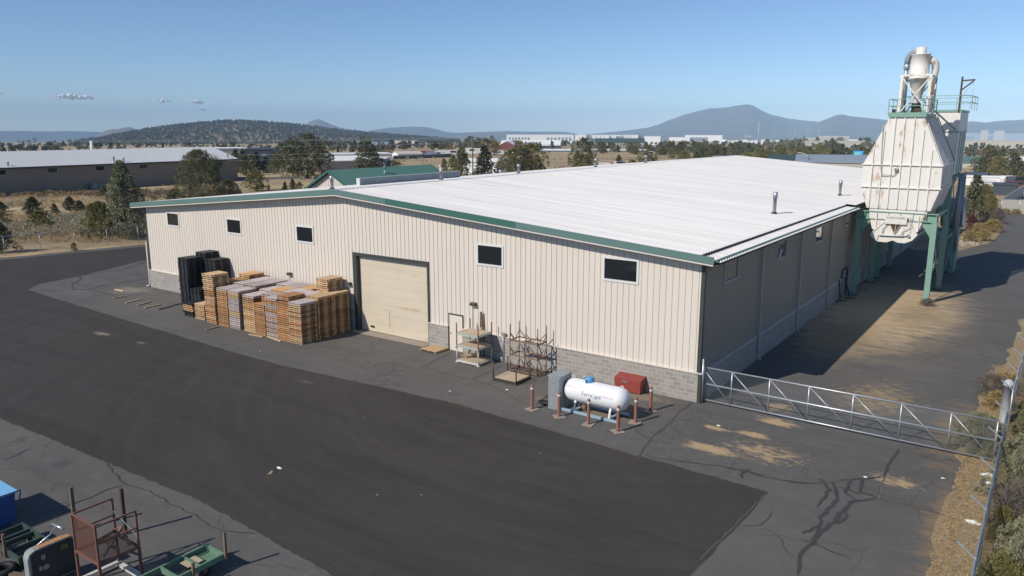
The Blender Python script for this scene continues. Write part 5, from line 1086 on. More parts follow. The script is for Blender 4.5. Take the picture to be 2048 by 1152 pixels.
# far woods: too many to count
def lowtrees(name, spots, label, mat):
    rs = np.random.default_rng(5); V = []
    for (x, y, z, h, r) in spots:
        n = 9; a = rs.random(n) * 6.28; t = rs.random(n); rr = r * np.sqrt(np.clip(1 - t, .05, 1)) * (.4 + .6 * rs.random(n)); c = np.stack([x + np.cos(a)*rr, y + np.sin(a)*rr, z + t*h*.8], 1)
        d = rs.normal(size=(n, 3)); d[:, 2] = np.abs(d[:, 2]) + .4; d /= np.linalg.norm(d, axis=1)[:, None]; s = np.cross(d, rs.normal(size=(n, 3))); s /= np.linalg.norm(s, axis=1)[:, None]
        l = h * .35; w_ = r * .55
        V.append(np.stack([c - d*l*.5, c + s*w_, c + d*l, c - s*w_], 1).reshape(-1, 3))
    me = mesh_np(name, np.concatenate(V), M[mat]); o = bpy.data.objects.new(name, me); COL.objects.link(o); tag(o, label, 'woods', None, 'stuff')
M['woods'] = leafmat('woods_foliage', (.062,.066,.040), (.10,.10,.062), .02, 0)
r = random.Random(77); spots = []
for _ in range(2600):
    d = 420 + 1500 * r.random() ** 1.3; px = r.uniform(-500, 2500); v = ray(px, 300); v = Vector((v.x, v.y, 0)).normalized(); x, y = CAMP[0] + v.x*d, CAMP[1] + v.y*d
    if mnoise.noise(Vector((x * .006, y * .006, 3))) < -.05: continue
    if 900 < px < 1310 and d < 620: continue
    h = r.uniform(3, 7); spots.append((x, y, gz(x, y), h, h * r.uniform(.3, .5)))
lowtrees('distant_woods', spots, 'dark juniper woods spread over the far plain below the hills', 'woods')
# sagebrush and dry grass of the lot
def ground_cover(name, n, region, size, nspr, ln, wd, mat, label, seed, thr=None, frq=.05):
    r = random.Random(seed); cs = []; rad = []
    while len(cs) < n:
        p = at(r.uniform(region[0], region[1]), region[2] + (region[3] - region[2]) * r.random() ** 1.0)
        fx = -67.6 + (p.y - 5) * .3
        if p.x > fx - 1.0 and region[0] < 300 and p.y < 60: continue
        if -158 < p.x < -143.2 and -20 < p.y < 80: continue
        if thr is not None and mnoise.noise(Vector((p.x * frq, p.y * frq, seed))) < thr: continue
        s = r.uniform(*size); cs.append((p.x, p.y, p.z + s * .25)); rad.append(s)
    rs = np.random.default_rng(seed); cs = np.array(cs); rad = np.array(rad); nn = np.tile(np.array([0,0,1.]), (n, 1))
    v = sprigs(cs, rad, nn * .4, nspr, ln, wd, rs, .5); v[:, 2] = np.maximum(v[:, 2], .0)
    me = mesh_np(name, v, M[mat]); o = bpy.data.objects.new(name, me); COL.objects.link(o); tag(o, label, 'ground cover', None, 'stuff')
ground_cover('sagebrush', 1250, (-60, 420, 386, 512), (.25, .7), 70, .15, .032, 'sage', 'grey-green sagebrush clumps covering the lot beyond the thin fence', 41, -.02)
ground_cover('sagebrush', 260, (-60, 480, 384, 396), (.4, .9), 60, .2, .045, 'sage_brown', 'rust-brown brush along the foot of the long shed', 42)
ground_cover('dry_grass', 1800, (-60, 640, 372, 515), (.2, .5), 26, .24, .02, 'drygrass', 'tan bunch grass between the sagebrush in the lot', 43, .0)
ground_cover('sagebrush', 700, (440, 1300, 318, 372), (.4, .9), 26, .32, .10, 'sage', 'grey brush dotted over the tan field beyond the roofs', 44, -.05, .02)
def strip_cover(name, n, xr, yr, mat, ln, wd, size, nspr, label, seed):
    rs = np.random.default_rng(seed); cs = np.stack([rs.uniform(*xr, n), rs.uniform(*yr, n), np.full(n, .03)], 1)
    v = sprigs(cs, rs.uniform(*size, n), np.tile([0,0,.3], (n,1)), nspr, ln, wd, rs, .3); v[:, 2] = np.maximum(v[:, 2], .014)
    me = mesh_np(name, v, M[mat]); o = bpy.data.objects.new(name, me); COL.objects.link(o); tag(o, label, 'ground cover', None, 'stuff')
strip_cover('dry_grass', 1500, (10.35, 11.5), (-13, 14), 'drygrass', .07, .005, (.04,.10), 10, 'straw-coloured dry grass and litter along the foot of the fence', 51)
strip_cover('dry_grass', 700, (10.4, 11.5), (-13, 14), 'sage_brown', .08, .004, (.04,.10), 8, 'brown dead stalks mixed in the straw along the fence', 52)
strip_cover('dry_grass', 700, (11.8, 14.5), (-13, 10), 'drygrass', .2, .012, (.1,.25), 14, 'dry grass under the junipers outside the fence', 53)
q = MB(); r = random.Random(9)
for k in range(46):
    p = at(r.uniform(1923, 1957), r.uniform(478, 492)); s = r.uniform(.15,.4); ring = [(p.x + s*math.cos(a)*r.uniform(.7,1), p.y + s*math.sin(a)*r.uniform(.7,1), 0) for a in np.linspace(0, 6.28, 7, endpoint=False)]
    q.add(ring + [(v[0]*.5+p.x*.5, v[1]*.5+p.y*.5, s*r.uniform(.6,.9)) for v in ring], [(j,(j+1)%7,7+(j+1)%7,7+j) for j in range(7)] + [tuple(range(7,14))])
tag(q.build('landscape_rocks', M['concrete']), 'pale landscape rocks at the tip of the planting bed', 'rocks', None, 'stuff')
bed = [tuple(at(*p).xy) for p in ((1918,502),(1945,494),(1975,488),(1990,478),(2004,462),(1996,447),(1975,436),(2001,428),(2060,430),(2060,425),(1990,424),(1950,428),(1905,470))]
sheet('planting_bed', bed, .010, M['straw'])
# ================================================================ neighbouring buildings
M['shed_brown'] = mk('taupe_metal_siding', (.27,.215,.16), (.25,.20,.15), .3, .5, .6)
M['w_white'] = mk('white_siding', (.84,.84,.82), (.80,.80,.78), .2, .5, .6)
M['w_cream'] = mk('cream_siding', (.56,.52,.45), (.52,.48,.41), .2, .5, .6)
M['w_conc'] = mk('pale_concrete_wall', (.46,.43,.37), (.41,.38,.33), .15, .7, .8)
M['w_grey'] = mk('grey_siding_and_shade', (.20,.225,.25), (.18,.20,.23), .2, .5, .6)  # grey cladding, also the painted shade on sides of white buildings
M['w_dark'] = mk('dark_grey_siding', (.045,.055,.07), (.055,.065,.08), .2, .5, .6)
M['w_red'] = mk('barn_red_siding', (.20,.045,.04), (.16,.04,.035), .3, .5, .7)
M['r_white'] = mk('white_roofing', (.86,.85,.83), (.80,.79,.77), .3, .5, .5)
M['r_grey'] = mk('blue_grey_roofing', (.28,.32,.37), (.26,.30,.34), .3, .5, .5)
M['r_dark'] = mk('dark_shingle', (.055,.05,.045), (.075,.07,.06), .6, .6, .9)
M['soil_red'] = mk('red_soil', (.22,.12,.07), (.17,.10,.065), .05, .7, .95)
M['r_shed'] = mk('grey_white_roofing', (.52,.53,.55), (.44,.45,.47), .3, .6, .5, vec=(.2,1.5,1))
M['green_dark'] = mk('dark_green_roofing', (.05,.085,.07), None, .3, .5, .6)
# long shed to the left
ls = thing('long_shed', 'very long taupe metal shed with white ribbed roof beyond the sagebrush lot', 'shed', (-150, 30, 0))
A0, A1, AX, AE, AR, ARX, AB = -25., 79.3, -144.4, 5.0, 7.5, -153.8, -163.
q = MB(); panel(q, 'y', A0, A1, 0, lambda u: AE - .08, [], .4, .05, .03, AX, 1); q.add([(AX,A1,0),(AB,A1,0),(AB,A1,AE-.1),(ARX,A1,AR-.12),(AX,A1,AE-.1)], [(0,1,2,3,4)]); q.add([(AX,A0,0),(AB,A0,0),(AB,A0,AE-.1),(ARX,A0,AR-.12),(AX,A0,AE-.1)], [(4,3,2,1,0)]); q.quad((AB,A0,0),(AB,A1,0),(AB,A1,AE-.1),(AB,A0,AE-.1))
q.build('wall', M['shed_brown'], ls)
q = MB(); sl = (AR - AE) / (AX - ARX); ribs(q, AX + .5, ARX, A0 - .3, A1 + .3, lambda x: AR + .03 - abs(x - ARX) * sl, .6, .09, .07); ribs(q, ARX, AB - .5, A0 - .3, A1 + .3, lambda x: AR + .03 - abs(x - ARX) * sl, .6, .09, .07); q.build('roof', M['r_shed'], ls)
q = MB(); q.box(AX + .503, AX + .56, A0 - .3, A1 + .3, AE - .32, AE - .06); q.build('eave_trim', M['trim_dark'], ls)
for y in (-8.4, 1.2, 11.2, 20.2, 29.0, 37.9, 46.9, 55.8, 64.8, 73.9):
    q = MB(); q.box(AX+.003,AX+.06,y-.06,y+1.76,3.58,3.66); q.box(AX+.003,AX+.06,y-.06,y+1.76,4.5,4.58); q.box(AX+.003,AX+.06,y-.06,y+.02,3.66,4.5); q.box(AX+.003,AX+.06,y+1.68,y+1.76,3.66,4.5); f = q.build('window', M['grey_frame'], ls, (AX, y, 3.6))
    q = MB(); q.box(AX+.004,AX+.03,y+.02,y+1.68,3.66,4.5); q.build('pane', M['glass'], f)
for y, h in ((31.5,.9),(51,1.3),(53,1.0),(77.4,1.0)): q = MB(); q.lathe((AX-.6,y,AE+.05), [(0,.16),(h*.8,.16),(h*.8,.22),(h,.22),(h,0)], 10); q.build('roof_vent', M['galv'], ls)
q = MB(); q.lathe((ARX-1,51.8,AR-.4), [(0,.3),(2.2,.3),(2.2,0)], 10); q.build('chimney', M['white_paint'], ls)
q = MB(); q.box(AX+.4,AX+1.3,45.2,46.4,.03,1.3); q.box(AX+.4,AX+1.3,46.6,48,.03,1.1); tag(q.build('air_units', M['w_grey'], None, (AX+.8,46,0)), 'grey utility boxes against the long taupe shed wall', 'utility box')
q = MB(); q.box(AX+.04,AX+.16,50.9,51.1,0,5); q.build('downspout', M['shed_brown'], ls)
# green-roofed neighbour
gn = thing('green_roof_shop', 'beige gabled shop with a green metal roof just beyond the warehouse', 'shop building', (-60, 42, 0))
gx0, gx1, gxr, ge, gr, gy0, gy1 = -65.4, -54.6, -60.0, 4.2, 7.0, 32.0, 50.8
q = MB(); q.prism([(gx0+.5,0),(gx1-.5,0),(gx1-.5,ge),(gxr,gr-.2),(gx0+.5,ge)], gy0+.5, gy1-.5, 'y'); q.build('wall', M['panel'], gn)
q = MB()
for i in range(26): q.box(gx0+.7+i*.38, gx0+.74+i*.38, gy0+.47, gy0+.499, 0, 6.8 - abs(gx0+.72+i*.38 - gxr)*.56)
q.build('wall_rib', M['pipe_beige'], gn)
q = MB(); zf = lambda x: gr - abs(x - gxr) * (gr - ge + .1) / 5.4; ribs(q, gx1, gxr, gy0, gy1, zf, .45, .07, .05); ribs(q, gxr, gx0, gy0, gy1, zf, .45, .07, .05); q.build('roof', M['green_roof'], gn)
q = MB()
for a, b in ((gx0, gxr), (gxr, gx1)): q.bar((a, gy0-.02, zf(a)-.1), (b, gy0-.02, zf(b)-.1), .04, .26); q.bar((a, gy1+.02, zf(a)-.1), (b, gy1+.02, zf(b)-.1), .04, .26)
q.box(gx1+.0,gx1+.04,gy0,gy1,ge-.35,ge-.1); q.build('rake_trim', M['green_fresh'], gn)
q = MB(); q.lathe((gxr+1.2, 40.5, zf(gxr+1.2)), [(0,.2),(.25,.12),(.7,.12),(.7,.18),(.85,.18),(.85,0)], 10); q.build('roof_vent', M['galv'], gn)
# generic building facing the camera
def bld(name, label, cat, px0, px1, pyb, pyt, depth, rot=0, wall='w_white', roof='r_white', kind='flat', hr=.35, wins=(), group=None, side=None, over=.3, winmat='w_grey'):
    c = at((px0 + px1) / 2, pyb); s = dep(c) / FPX; wd = (px1 - px0) * s; h = (pyb - pyt) * s
    t = thing(name, label, cat, c, group); zb = -.6
    q = MB(); X = wd / 2
    if kind == 'gable_side':                            # ridge parallel to the face
        hw = h * (1 - hr); q.prism([(0,zb),(depth,zb),(depth,hw),(depth/2,h-.15),(0,hw)], -X, X, 'x')
    elif kind == 'gable_front':
        hw = h * (1 - hr); q.prism([(-X,zb),(X,zb),(X,hw),(0,h-.15),(-X,hw)], 0, depth, 'y')
    else: hw = h; q.box(-X, X, 0, depth, zb, h - .3)
    w_ = q.build('wall', M[wall], None); q = MB()
    if kind == 'gable_side':
        for sg in (0, 1):
            a = (-over if sg == 0 else depth + over); za = hw - over * (h - hw) / (depth/2)
            q.add([(-X-over,a,za),(X+over,a,za),(X+over,depth/2,h),(-X-over,depth/2,h),(-X-over,a,za-.14),(X+over,a,za-.14),(X+over,depth/2,h-.14),(-X-over,depth/2,h-.14)], [(0,1,2,3),(7,6,5,4),(0,4,5,1),(1,5,6,2),(3,7,4,0)])
    elif kind == 'gable_front':
        for sg in (-1, 1):
            a = sg * (X + over); za = hw - over * (h - hw) / X
            q.add([(a,-over,za),(0,-over,h),(0,depth+over,h),(a,depth+over,za),(a,-over,za-.16),(0,-over,h-.16),(0,depth+over,h-.16),(a,depth+over,za-.16)], [(0,1,2,3),(7,6,5,4),(0,4,5,1),(3,2,6,7),(0,3,7,4)])
    else: q.box(-X-over*.5, X+over*.5, -over*.5, depth+over*.5, h-.3, h)
    r_ = q.build('roof', M[roof], None)
    for o in (w_, r_): o.parent = t
    for (u0, u1, v0, v1) in wins:
        q = MB(); q.box(-X + u0*wd, -X + u1*wd, -.06, -.003, v0*hw, v1*hw); f = q.build('window' if v0 > .05 else 'door', M[winmat], None); f.parent = t
    if side: q = MB(); q.box(X+.003, X+.06, .05, depth-.05, zb, hw-.32 if kind == 'flat' else hw-.3); o = q.build('shaded_side_wall', M[side], None); o.parent = t  # right-hand slab; the shade of that side is put into its colour
    t.rotation_euler = (0, 0, math.atan2(-(c.x - CAMP[0]), (c.y - CAMP[1])) + R(rot)); return t
bld('workshop', 'low building with pale wall and white flat roof right of the long shed', 'building', 424, 494, 326, 296.5, 14, 8, 'w_cream', 'r_white')
bld('office_block', 'dark grey flat building behind the juniper row', 'building', 493, 548, 330, 298.5, 18, -6, 'w_dark', 'w_dark', wins=((.55,.75,.55,.7),))
bld('house', 'small house with a dark shingle roof behind the green roof', 'house', 648, 716, 352, 325, 10, 6, 'w_red', 'r_dark', 'gable_side', .55)
bld('white_shop', 'white shop with low white roof nearest behind the dark shingle house', 'shop building', 666, 752, 338, 313, 14, 8, 'w_white', 'r_white', 'gable_side', .3, side='w_grey', wins=((.1,.2,.1,.5),))
bld('white_shop', 'longer white-roofed shop behind the nearest white one', 'shop building', 660, 785, 331, 307.5, 12, 8, 'w_cream', 'r_white', 'flat', side='w_grey')
bld('grey_annex', 'grey flat annex at the right end of the white shops', 'shop building', 752, 772, 340, 316, 8, -10, 'w_grey', 'r_white', wins=((.3,.45,.4,.7),))
bld('white_garage', 'white garage with low gable roof and dark door by the tan field', 'garage', 796, 846, 314, 303, 12, 14, 'w_white', 'w_cream', 'gable_side', .4, wins=((.62,.74,.0,.5),))
bld('grey_garage', 'grey gabled garage end right of the white garage', 'garage', 844, 862, 314, 303.4, 12, -20, 'w_grey', 'r_grey', 'gable_front', .4)
bld('arena_barn', 'large grey-roofed barn with open front among the far trees', 'barn', 746, 792, 296, 284, 22, 16, 'w_grey', 'r_grey', 'gable_side', .5, wins=((.1,.2,.1,.5),(.3,.4,.1,.5),(.5,.6,.1,.5)))
bld('long_barn', 'long pale-roofed barn right of the grey-roofed barn', 'barn', 790, 838, 291, 281.5, 22, 5, 'w_dark', 'w_cream', 'gable_side', .6)
bld('far_shed', 'low grey shed left of the grey-roofed barn', 'shed', 706, 744, 291, 282, 20, 5, 'w_grey', 'r_grey', 'gable_side', .5)
bld('storage_building', 'white storage building hidden by junipers beyond the grey screen', 'building', 924, 994, 354, 318, 9, -14, 'w_white', 'r_white', 'gable_side', .14, side='w_grey')
bld('white_trailer', 'white box trailer left of the white storage building', 'trailer', 879, 906, 348, 330.5, 3, 0, 'w_white', 'r_white')
bld('blue_shed', 'small pale blue shed left of the broad olive junipers', 'shed', 1000, 1013, 355, 340, 3, 0, 'r_grey', 'r_white', 'gable_side', .2)
bld('red_barn', 'long red barn with white roof below the white data hall', 'barn', 1000, 1120, 297, 281, 24, -4, 'w_dark', 'r_white', 'gable_side', .6)
bld('red_barn_wing', 'red gabled wing at the left end of the white-roofed barn', 'barn', 998, 1030, 299, 282.5, 16, -12, 'w_red', 'r_white', 'gable_front', .45)
bld('blue_roof_shed', 'small blue-grey roofed shed among the golden trees', 'shed', 974, 986, 296, 284.5, 10, 0, 'w_grey', 'r_grey', 'gable_side', .7)
bld('green_hall', 'dark green roofed hall in front of the white data halls', 'building', 1190, 1290, 291, 277, 22, 6, 'w_cream', 'green_dark', 'gable_side', .6, wins=tuple((.2+k*.13,.24+k*.13,.0,.5) for k in range(5)), winmat='w_white')
w8 = tuple((.035 + k*.047, .065 + k*.047, .25, .72) for k in range(7)) + tuple((.60 + k*.055, .635 + k*.055, .25, .72) for k in range(7))
bld('data_hall', 'huge white data hall with rows of grey louvres, left of the others', 'data centre', 1013, 1147, 287, 270, 60, 0, 'w_white', 'r_white', wins=w8, side='w_grey', winmat='r_grey')
bld('data_hall', 'second white data hall with a large grey section', 'data centre', 1150, 1172, 288, 270.4, 50, 0, 'w_white', 'r_white', side='w_grey')
bld('data_hall', 'grey shaded block between the second and third white halls', 'data centre', 1162, 1180, 286, 271, 40, 0, 'w_grey', 'r_grey')  # block added for the shadow between halls; its grey is the shade
bld('data_hall', 'third white data hall with vertical ribs', 'data centre', 1182, 1218, 286, 270.2, 40, 0, 'w_white', 'r_white', wins=tuple((.3+k*.2,.33+k*.2,.1,.95) for k in range(3)), winmat='r_grey', side='w_grey')
bld('data_hall', 'fourth white data hall with a grey right half', 'data centre', 1219, 1242, 286, 270.4, 40, 0, 'w_white', 'r_white', wins=((.55,.98,.1,.85),), side='w_grey')
bld('data_hall', 'fifth white data hall with vertical grey ribs', 'data centre', 1244, 1276, 286, 270.2, 40, 0, 'w_white', 'r_white', wins=tuple((.1+k*.14,.13+k*.14,.1,.95) for k in range(4)), winmat='r_grey', side='w_grey')
bld('data_hall', 'grey end block right of the fifth white hall', 'data centre', 1275, 1290, 286, 271, 40, 0, 'w_grey', 'r_grey')
bld('data_hall', 'long low white hall above the green roofed hall end', 'data centre', 1288, 1320, 290, 273, 40, 0, 'w_white', 'r_white', side='w_dark')
bld('data_hall', 'dark grey hall far behind the low white ones', 'data centre', 1318, 1500, 284, 273, 50, 0, 'w_grey', 'w_grey')
bld('data_hall', 'white hall standing in front of the dark grey one', 'data centre', 1338, 1379, 287, 275, 40, 0, 'w_white', 'r_white')
bld('data_hall', 'long white hall with a grey curved section', 'data centre', 1370, 1443, 287, 270.8, 40, 0, 'w_white', 'r_white', wins=((.1,.62,.3,.75),), winmat='r_grey', side='w_grey')
bld('data_hall', 'small white block on the dark grey hall', 'data centre', 1488, 1503, 284, 272.3, 40, 0, 'w_white', 'r_white')
bld('perimeter_wall', 'pale concrete wall in front of the white halls', 'wall', 1337, 1434, 292.5, 282.3, 2, 0, 'w_conc', 'w_conc')
bld('perimeter_wall', 'long pale concrete wall behind the right-hand trees', 'wall', 1594, 1732, 294.5, 281.5, 2, 0, 'w_conc', 'w_conc')
bld('perimeter_wall', 'high pale concrete wall right of the tower', 'wall', 1929, 2120, 299, 281.6, 2, 0, 'w_conc', 'w_conc')
bld('data_hall', 'white hall rising behind the long concrete wall', 'data centre', 1636, 1695, 287, 272.6, 30, 0, 'w_conc', 'r_white')
bld('data_hall', 'low white hall behind the right end of the concrete wall', 'data centre', 1694, 1736, 286, 279.5, 30, 0, 'w_white', 'r_white')
bld('data_hall', 'small pale block left of the hall behind the concrete wall', 'data centre', 1612, 1640, 286, 276, 30, 0, 'w_conc', 'r_white')
bld('data_hall', 'grey hall behind the high concrete wall right of the tower', 'data centre', 1925, 2140, 286, 267, 40, 0, 'r_grey', 'r_grey', wins=((.05,.16,.3,.68),(.20,.37,.3,.68)), winmat='w_grey')
bld('roof_unit', 'pale roof block on the grey hall, nearest the tower', 'roof unit', 1960, 1973, 286, 261, 20, 0, 'w_conc', 'r_white'); bld('roof_unit', 'second pale roof block on the grey hall', 'roof unit', 1987, 2005, 286, 262, 20, 0, 'w_conc', 'r_white')
for i, (a, b, c, d, lb) in enumerate([(1414, 1430, 292, 281, 'white storage tank at the right end of the concrete wall'), (1443, 1455, 286, 279, 'white storage tank behind the first one'), (1432, 1446, 290, 284, 'low white tank between the two taller tanks')]):
    c_ = at((a+b)/2, c); s = dep(c_) / FPX; rr_ = (b-a)*s/2; hh_ = (c-d)*s; q = MB(); q.lathe(c_, [(-.5,rr_),(hh_*.85,rr_),(hh_,rr_*.15),(hh_,0)], 24); tag(q.build('storage_tank', M['w_white'], None, c_), lb, 'tank')
for i, (a, b) in enumerate(((1456,1468),(1470,1480),(1482,1494),(1496,1506),(1508,1515),(1522,1536),(1538,1550),(1552,1563))): bld('cooling_unit', '%s white cooling unit from the left in the row under the thick pylon' % ('first','second','third','fourth','fifth','sixth','seventh','eighth')[i], 'cooling unit', a, b, 289, 281.5 - (i % 3)*.8, 8, 0, 'w_white', 'r_white', 'gable_side', .2)
bld('rail_shed', 'very long white-roofed shed along the far rail line', 'shed', 1080, 1160, 304, 298.2, 10, 0, 'w_grey', 'r_white', 'gable_side', .4); bld('rail_shed', 'long white-roofed shed right of the ragged tall juniper', 'shed', 1186, 1300, 303, 298.6, 10, 0, 'w_grey', 'r_white', 'gable_side', .4)
bld('dark_shed', 'dark flat-roofed shed left of the pole with a lamp', 'shed', 1281, 1312, 302, 292.5, 8, 0, 'w_dark', 'w_cream', side='w_dark')
bld('grey_roof_building', 'building with blue-grey roof beyond the far end of the warehouse', 'building', 1430, 1492, 336, 313.5, 14, 4, 'w_white', 'r_grey', 'gable_side', .42)
bld('grey_roof_building', 'long blue-grey roofed building behind the roof ridge end', 'building', 1596, 1760, 342, 312, 20, 2, 'w_conc', 'r_grey', 'gable_side', .42)
bld('green_roof_building', 'low green-roofed building hidden behind the ridge end', 'building', 1540, 1600, 334, 310.5, 14, 0, 'w_conc', 'green_dark', 'gable_side', .4)
bld('far_house', 'cream house on the wooded hill foot, left one', 'house', 491, 503, 291, 285, 8, 0, 'door_cream', 'r_dark', 'gable_side', .3); bld('far_house', 'cream house on the wooded hill foot, right one', 'house', 580, 590, 289.5, 284.5, 8, 0, 'door_cream', 'r_dark', 'gable_side', .3); bld('far_house', 'white farm building in the tan clearing under the hill', 'house', 460, 472, 286, 283, 8, 0, 'w_white', 'r_white')
# right of the tower
bld('green_roof_building', 'pale building with a green roof right of the tower', 'building', 1915, 1953, 335, 314, 14, -8, 'w_conc', 'green_fade', 'gable_side', .5)
bld('white_roof_building', 'white-roofed building at the right photo edge', 'building', 2003, 2090, 334, 315, 12, 0, 'w_grey', 'r_white', 'gable_side', .4)
bld('box_trailer', 'long white trailer roof behind the planting bed conifer', 'trailer', 1928, 1993, 371, 352, 2.6, 6, 'w_white', 'r_white')
bld('cargo_truck', 'white box truck body parked before the grey fence', 'truck', 1966, 1988, 379, 361, 5, 25, 'w_white', 'r_white', side='w_grey')
bld('flatbed', 'low dark flatbed in front of the white box truck', 'trailer', 1966, 1995, 388, 381, 3, 10, 'w_dark', 'w_cream')
bld('dark_container', 'dark grey container left of the grey fence', 'container', 1987, 2027, 391, 367, 3, -4, 'w_dark', 'w_dark')
def slatfence(name, label, pa, pb, h, m):
    a, b = at(*pa), at(*pb); t = thing(name, label, 'fence', a); q = MB(); d = (b - a).normalized(); q.bar(a + Vector((0,0,h/2)), b + Vector((0,0,h/2)), .08, h); q.build('panel', M[m], t)
    q = MB(); n = max(2, int((b - a).length / 2.4))
    for i in range(n + 1): p = a.lerp(b, i/n); q.tube(p, p + Vector((0,0,h+.1)), .07, 6)
    q.build('fence_posts', M['galv'], t)
    return t
slatfence('slat_fence', 'white slatted fence along the road right of the tower', (2001,426), (2075,428), 1.95, 'w_conc')
slatfence('slat_fence', 'grey slatted fence running back from the white fence corner', (2001,424), (2045,392), 1.9, 'r_grey')
slatfence('dark_fence', 'dark board fence in front of the white garage', (787,319), (905,314), 1.5, 'w_dark')
# vehicles
def car_mesh(body, label, px, pyb, L_, H_, rot, name='parked_car', cat='car', group=None, van=False):
    c = at(px, pyb); t = thing(name, label, cat, c, group); W_ = 1.8
    pr = [(-L_/2,.3),(L_/2,.3),(L_/2,H_*.55),(L_*.30,H_*.6),(L_*.16,H_),(-L_*.40,H_),(-L_/2,H_*.62)] if not van else [(-L_/2,.35),(L_/2,.35),(L_/2,H_*.5),(L_*.42,H_*.9),(L_*.38,H_),(-L_/2,H_)]
    q = MB(); q.prism(pr, -W_/2, W_/2, 'y'); b = q.build('body', M[body], None); b.parent = t
    q = MB()
    for y in (-W_/2-.004, W_/2+.004-.01):
        q.prism([(L_*.27,H_*.64),(L_*.145,H_*.93),(-L_*.36,H_*.93),(-L_*.42,H_*.66)] if not van else [(L_*.40,H_*.55),(L_*.37,H_*.85),(L_*.1,H_*.85),(L_*.1,H_*.55)], y, y+.01, 'y')
    g = q.build('window', M['glass'], None); g.parent = t
    for x in (-L_*.3, L_*.3):
        for y in (-W_/2+.1, W_/2-.1): q = MB(); q.lathe((x,y,.33), [(-.11,0),(-.11,.33),(.11,.33),(.11,0)], 12, 'y'); wl = q.build('wheel', M['black'], None); wl.parent = t
    t.rotation_euler = (0, 0, YAW + R(rot)); return t
car_mesh('white_paint', 'white car parked in the tan field beyond the roof', 1243, 333, 4.8, 1.7, 4)
for i, (px, pyb, b, L_, H_, v, lb) in enumerate([(936,309,'white_paint',9,3.2,1,'large white motor home left of the tall pole foot'),(957,308,'white_paint',8,3.0,1,'white motor home right of the tall pole'),(983,309,'w_grey',7,2.8,1,'grey van right of the white motor homes'),(994,310,'white_paint',5,1.8,0,'white car left in the far vehicle row'),(1007,310,'white_paint',5.5,2.1,1,'white van in the far vehicle row'),(1018,310,'w_dark',5,1.8,0,'dark car in the far vehicle row'),(1030,308,'white_paint',6,2.3,1,'white van at the right end of the far vehicle row'),(1041,307,'white_paint',5,1.8,0,'white car half hidden by the olive junipers'),(908,306,'white_paint',5,2,1,'small white van before the dark trees'),(844,313,'w_red',11,2.6,1,'long red trailer in front of the white garage'),(866,313,'white_paint',10,2.3,1,'white trailer right of the red one'),(897,312,'white_paint',9,2.8,1,'white coach at the end of the dark fence'),(881,312,'r_grey',6,2.0,1,'grey van between the white trailer and the coach'),(2032,378,'w_red',4.5,1.5,0,'red car behind the grey slatted fence'),(2034,370,'w_dark',4.8,1.8,0,'dark pickup behind the red car'),(2018,368,'white_paint',4.8,1.8,0,'white pickup left of the dark one')]):
    car_mesh(b, lb, px, pyb, L_, H_, rnd.uniform(-25, 25), 'parked_vehicle', 'vehicle', None, bool(v))
# sign trailers, tank on roof
bt = thing('sign_trailer', 'white box trailer with faint grey lettering beyond the roof, right of the ragged juniper', 'trailer', at(1206, 343))
c = at(1206, 343); s_ = dep(c) / FPX
q = MB(); q.box(-13*s_, 14*s_, 0, 2.4, .5, 17*s_); o = q.build('body', M['white_paint'], None); o.parent = bt
q = MB(); vs, fs = text_faces('JPS', 6*s_, 8*s_); q.add([(v[0], -.01, 9*s_ + v[1]) for v in vs], fs)
q = MB()
for k in range(3): q.box(-5*s_, (5-k)*s_, -.012, -.003, (8+k*2.2)*s_, (9+k*2.2)*s_)
o = q.build('faint_graphic', M['r_grey'], None); o.parent = bt
q = MB(); q.lathe((-8*s_,1.2,.4), [(-1.1,0),(-1.1,.4),(1.1,.4),(1.1,0)], 12, 'y'); o = q.build('wheel', M['black'], None); o.parent = bt; bt.rotation_euler = (0,0,YAW - .15)
bld('white_trailer', 'white trailer behind the ragged tall juniper', 'trailer', 1172, 1192, 344, 327, 2.6, 0, 'w_white', 'r_white')
wt = thing('blue_billboard_box', 'bright blue and turquoise square sign box standing behind the ridge end', 'sign', at(1714, 335)); c = at(1714, 335); s_ = dep(c) / FPX
q = MB(); q.box(-9*s_, 9*s_, 0, 14*s_*.6, 21*s_, 32.6*s_); o = q.build('sign_box', mk('blue_sign', (.03,.26,.62), (.06,.45,.70), .5, .8, .5), None); o.parent = wt
q = MB(); r = random.Random(3); q.prism([(-8*s_,23*s_),(-4*s_,22*s_),(0,26*s_),(4*s_,25*s_),(5*s_,29*s_),(0,31*s_),(-6*s_,30*s_)], -.02, -.003, 'y'); o = q.build('sign_graphic', mk('turquoise_graphic', (.10,.55,.62), (.30,.62,.45), .6, .9, .5), None); o.parent = wt
q = MB()
for x in (-7*s_, 7*s_): q.tube((x, 1, -.5), (x, 1, 21*s_), .12, 6)
o = q.build('post', M['galv'], None); o.parent = wt; wt.rotation_euler = (0,0,math.atan2(-(c.x-CAMP[0]), c.y-CAMP[1]))
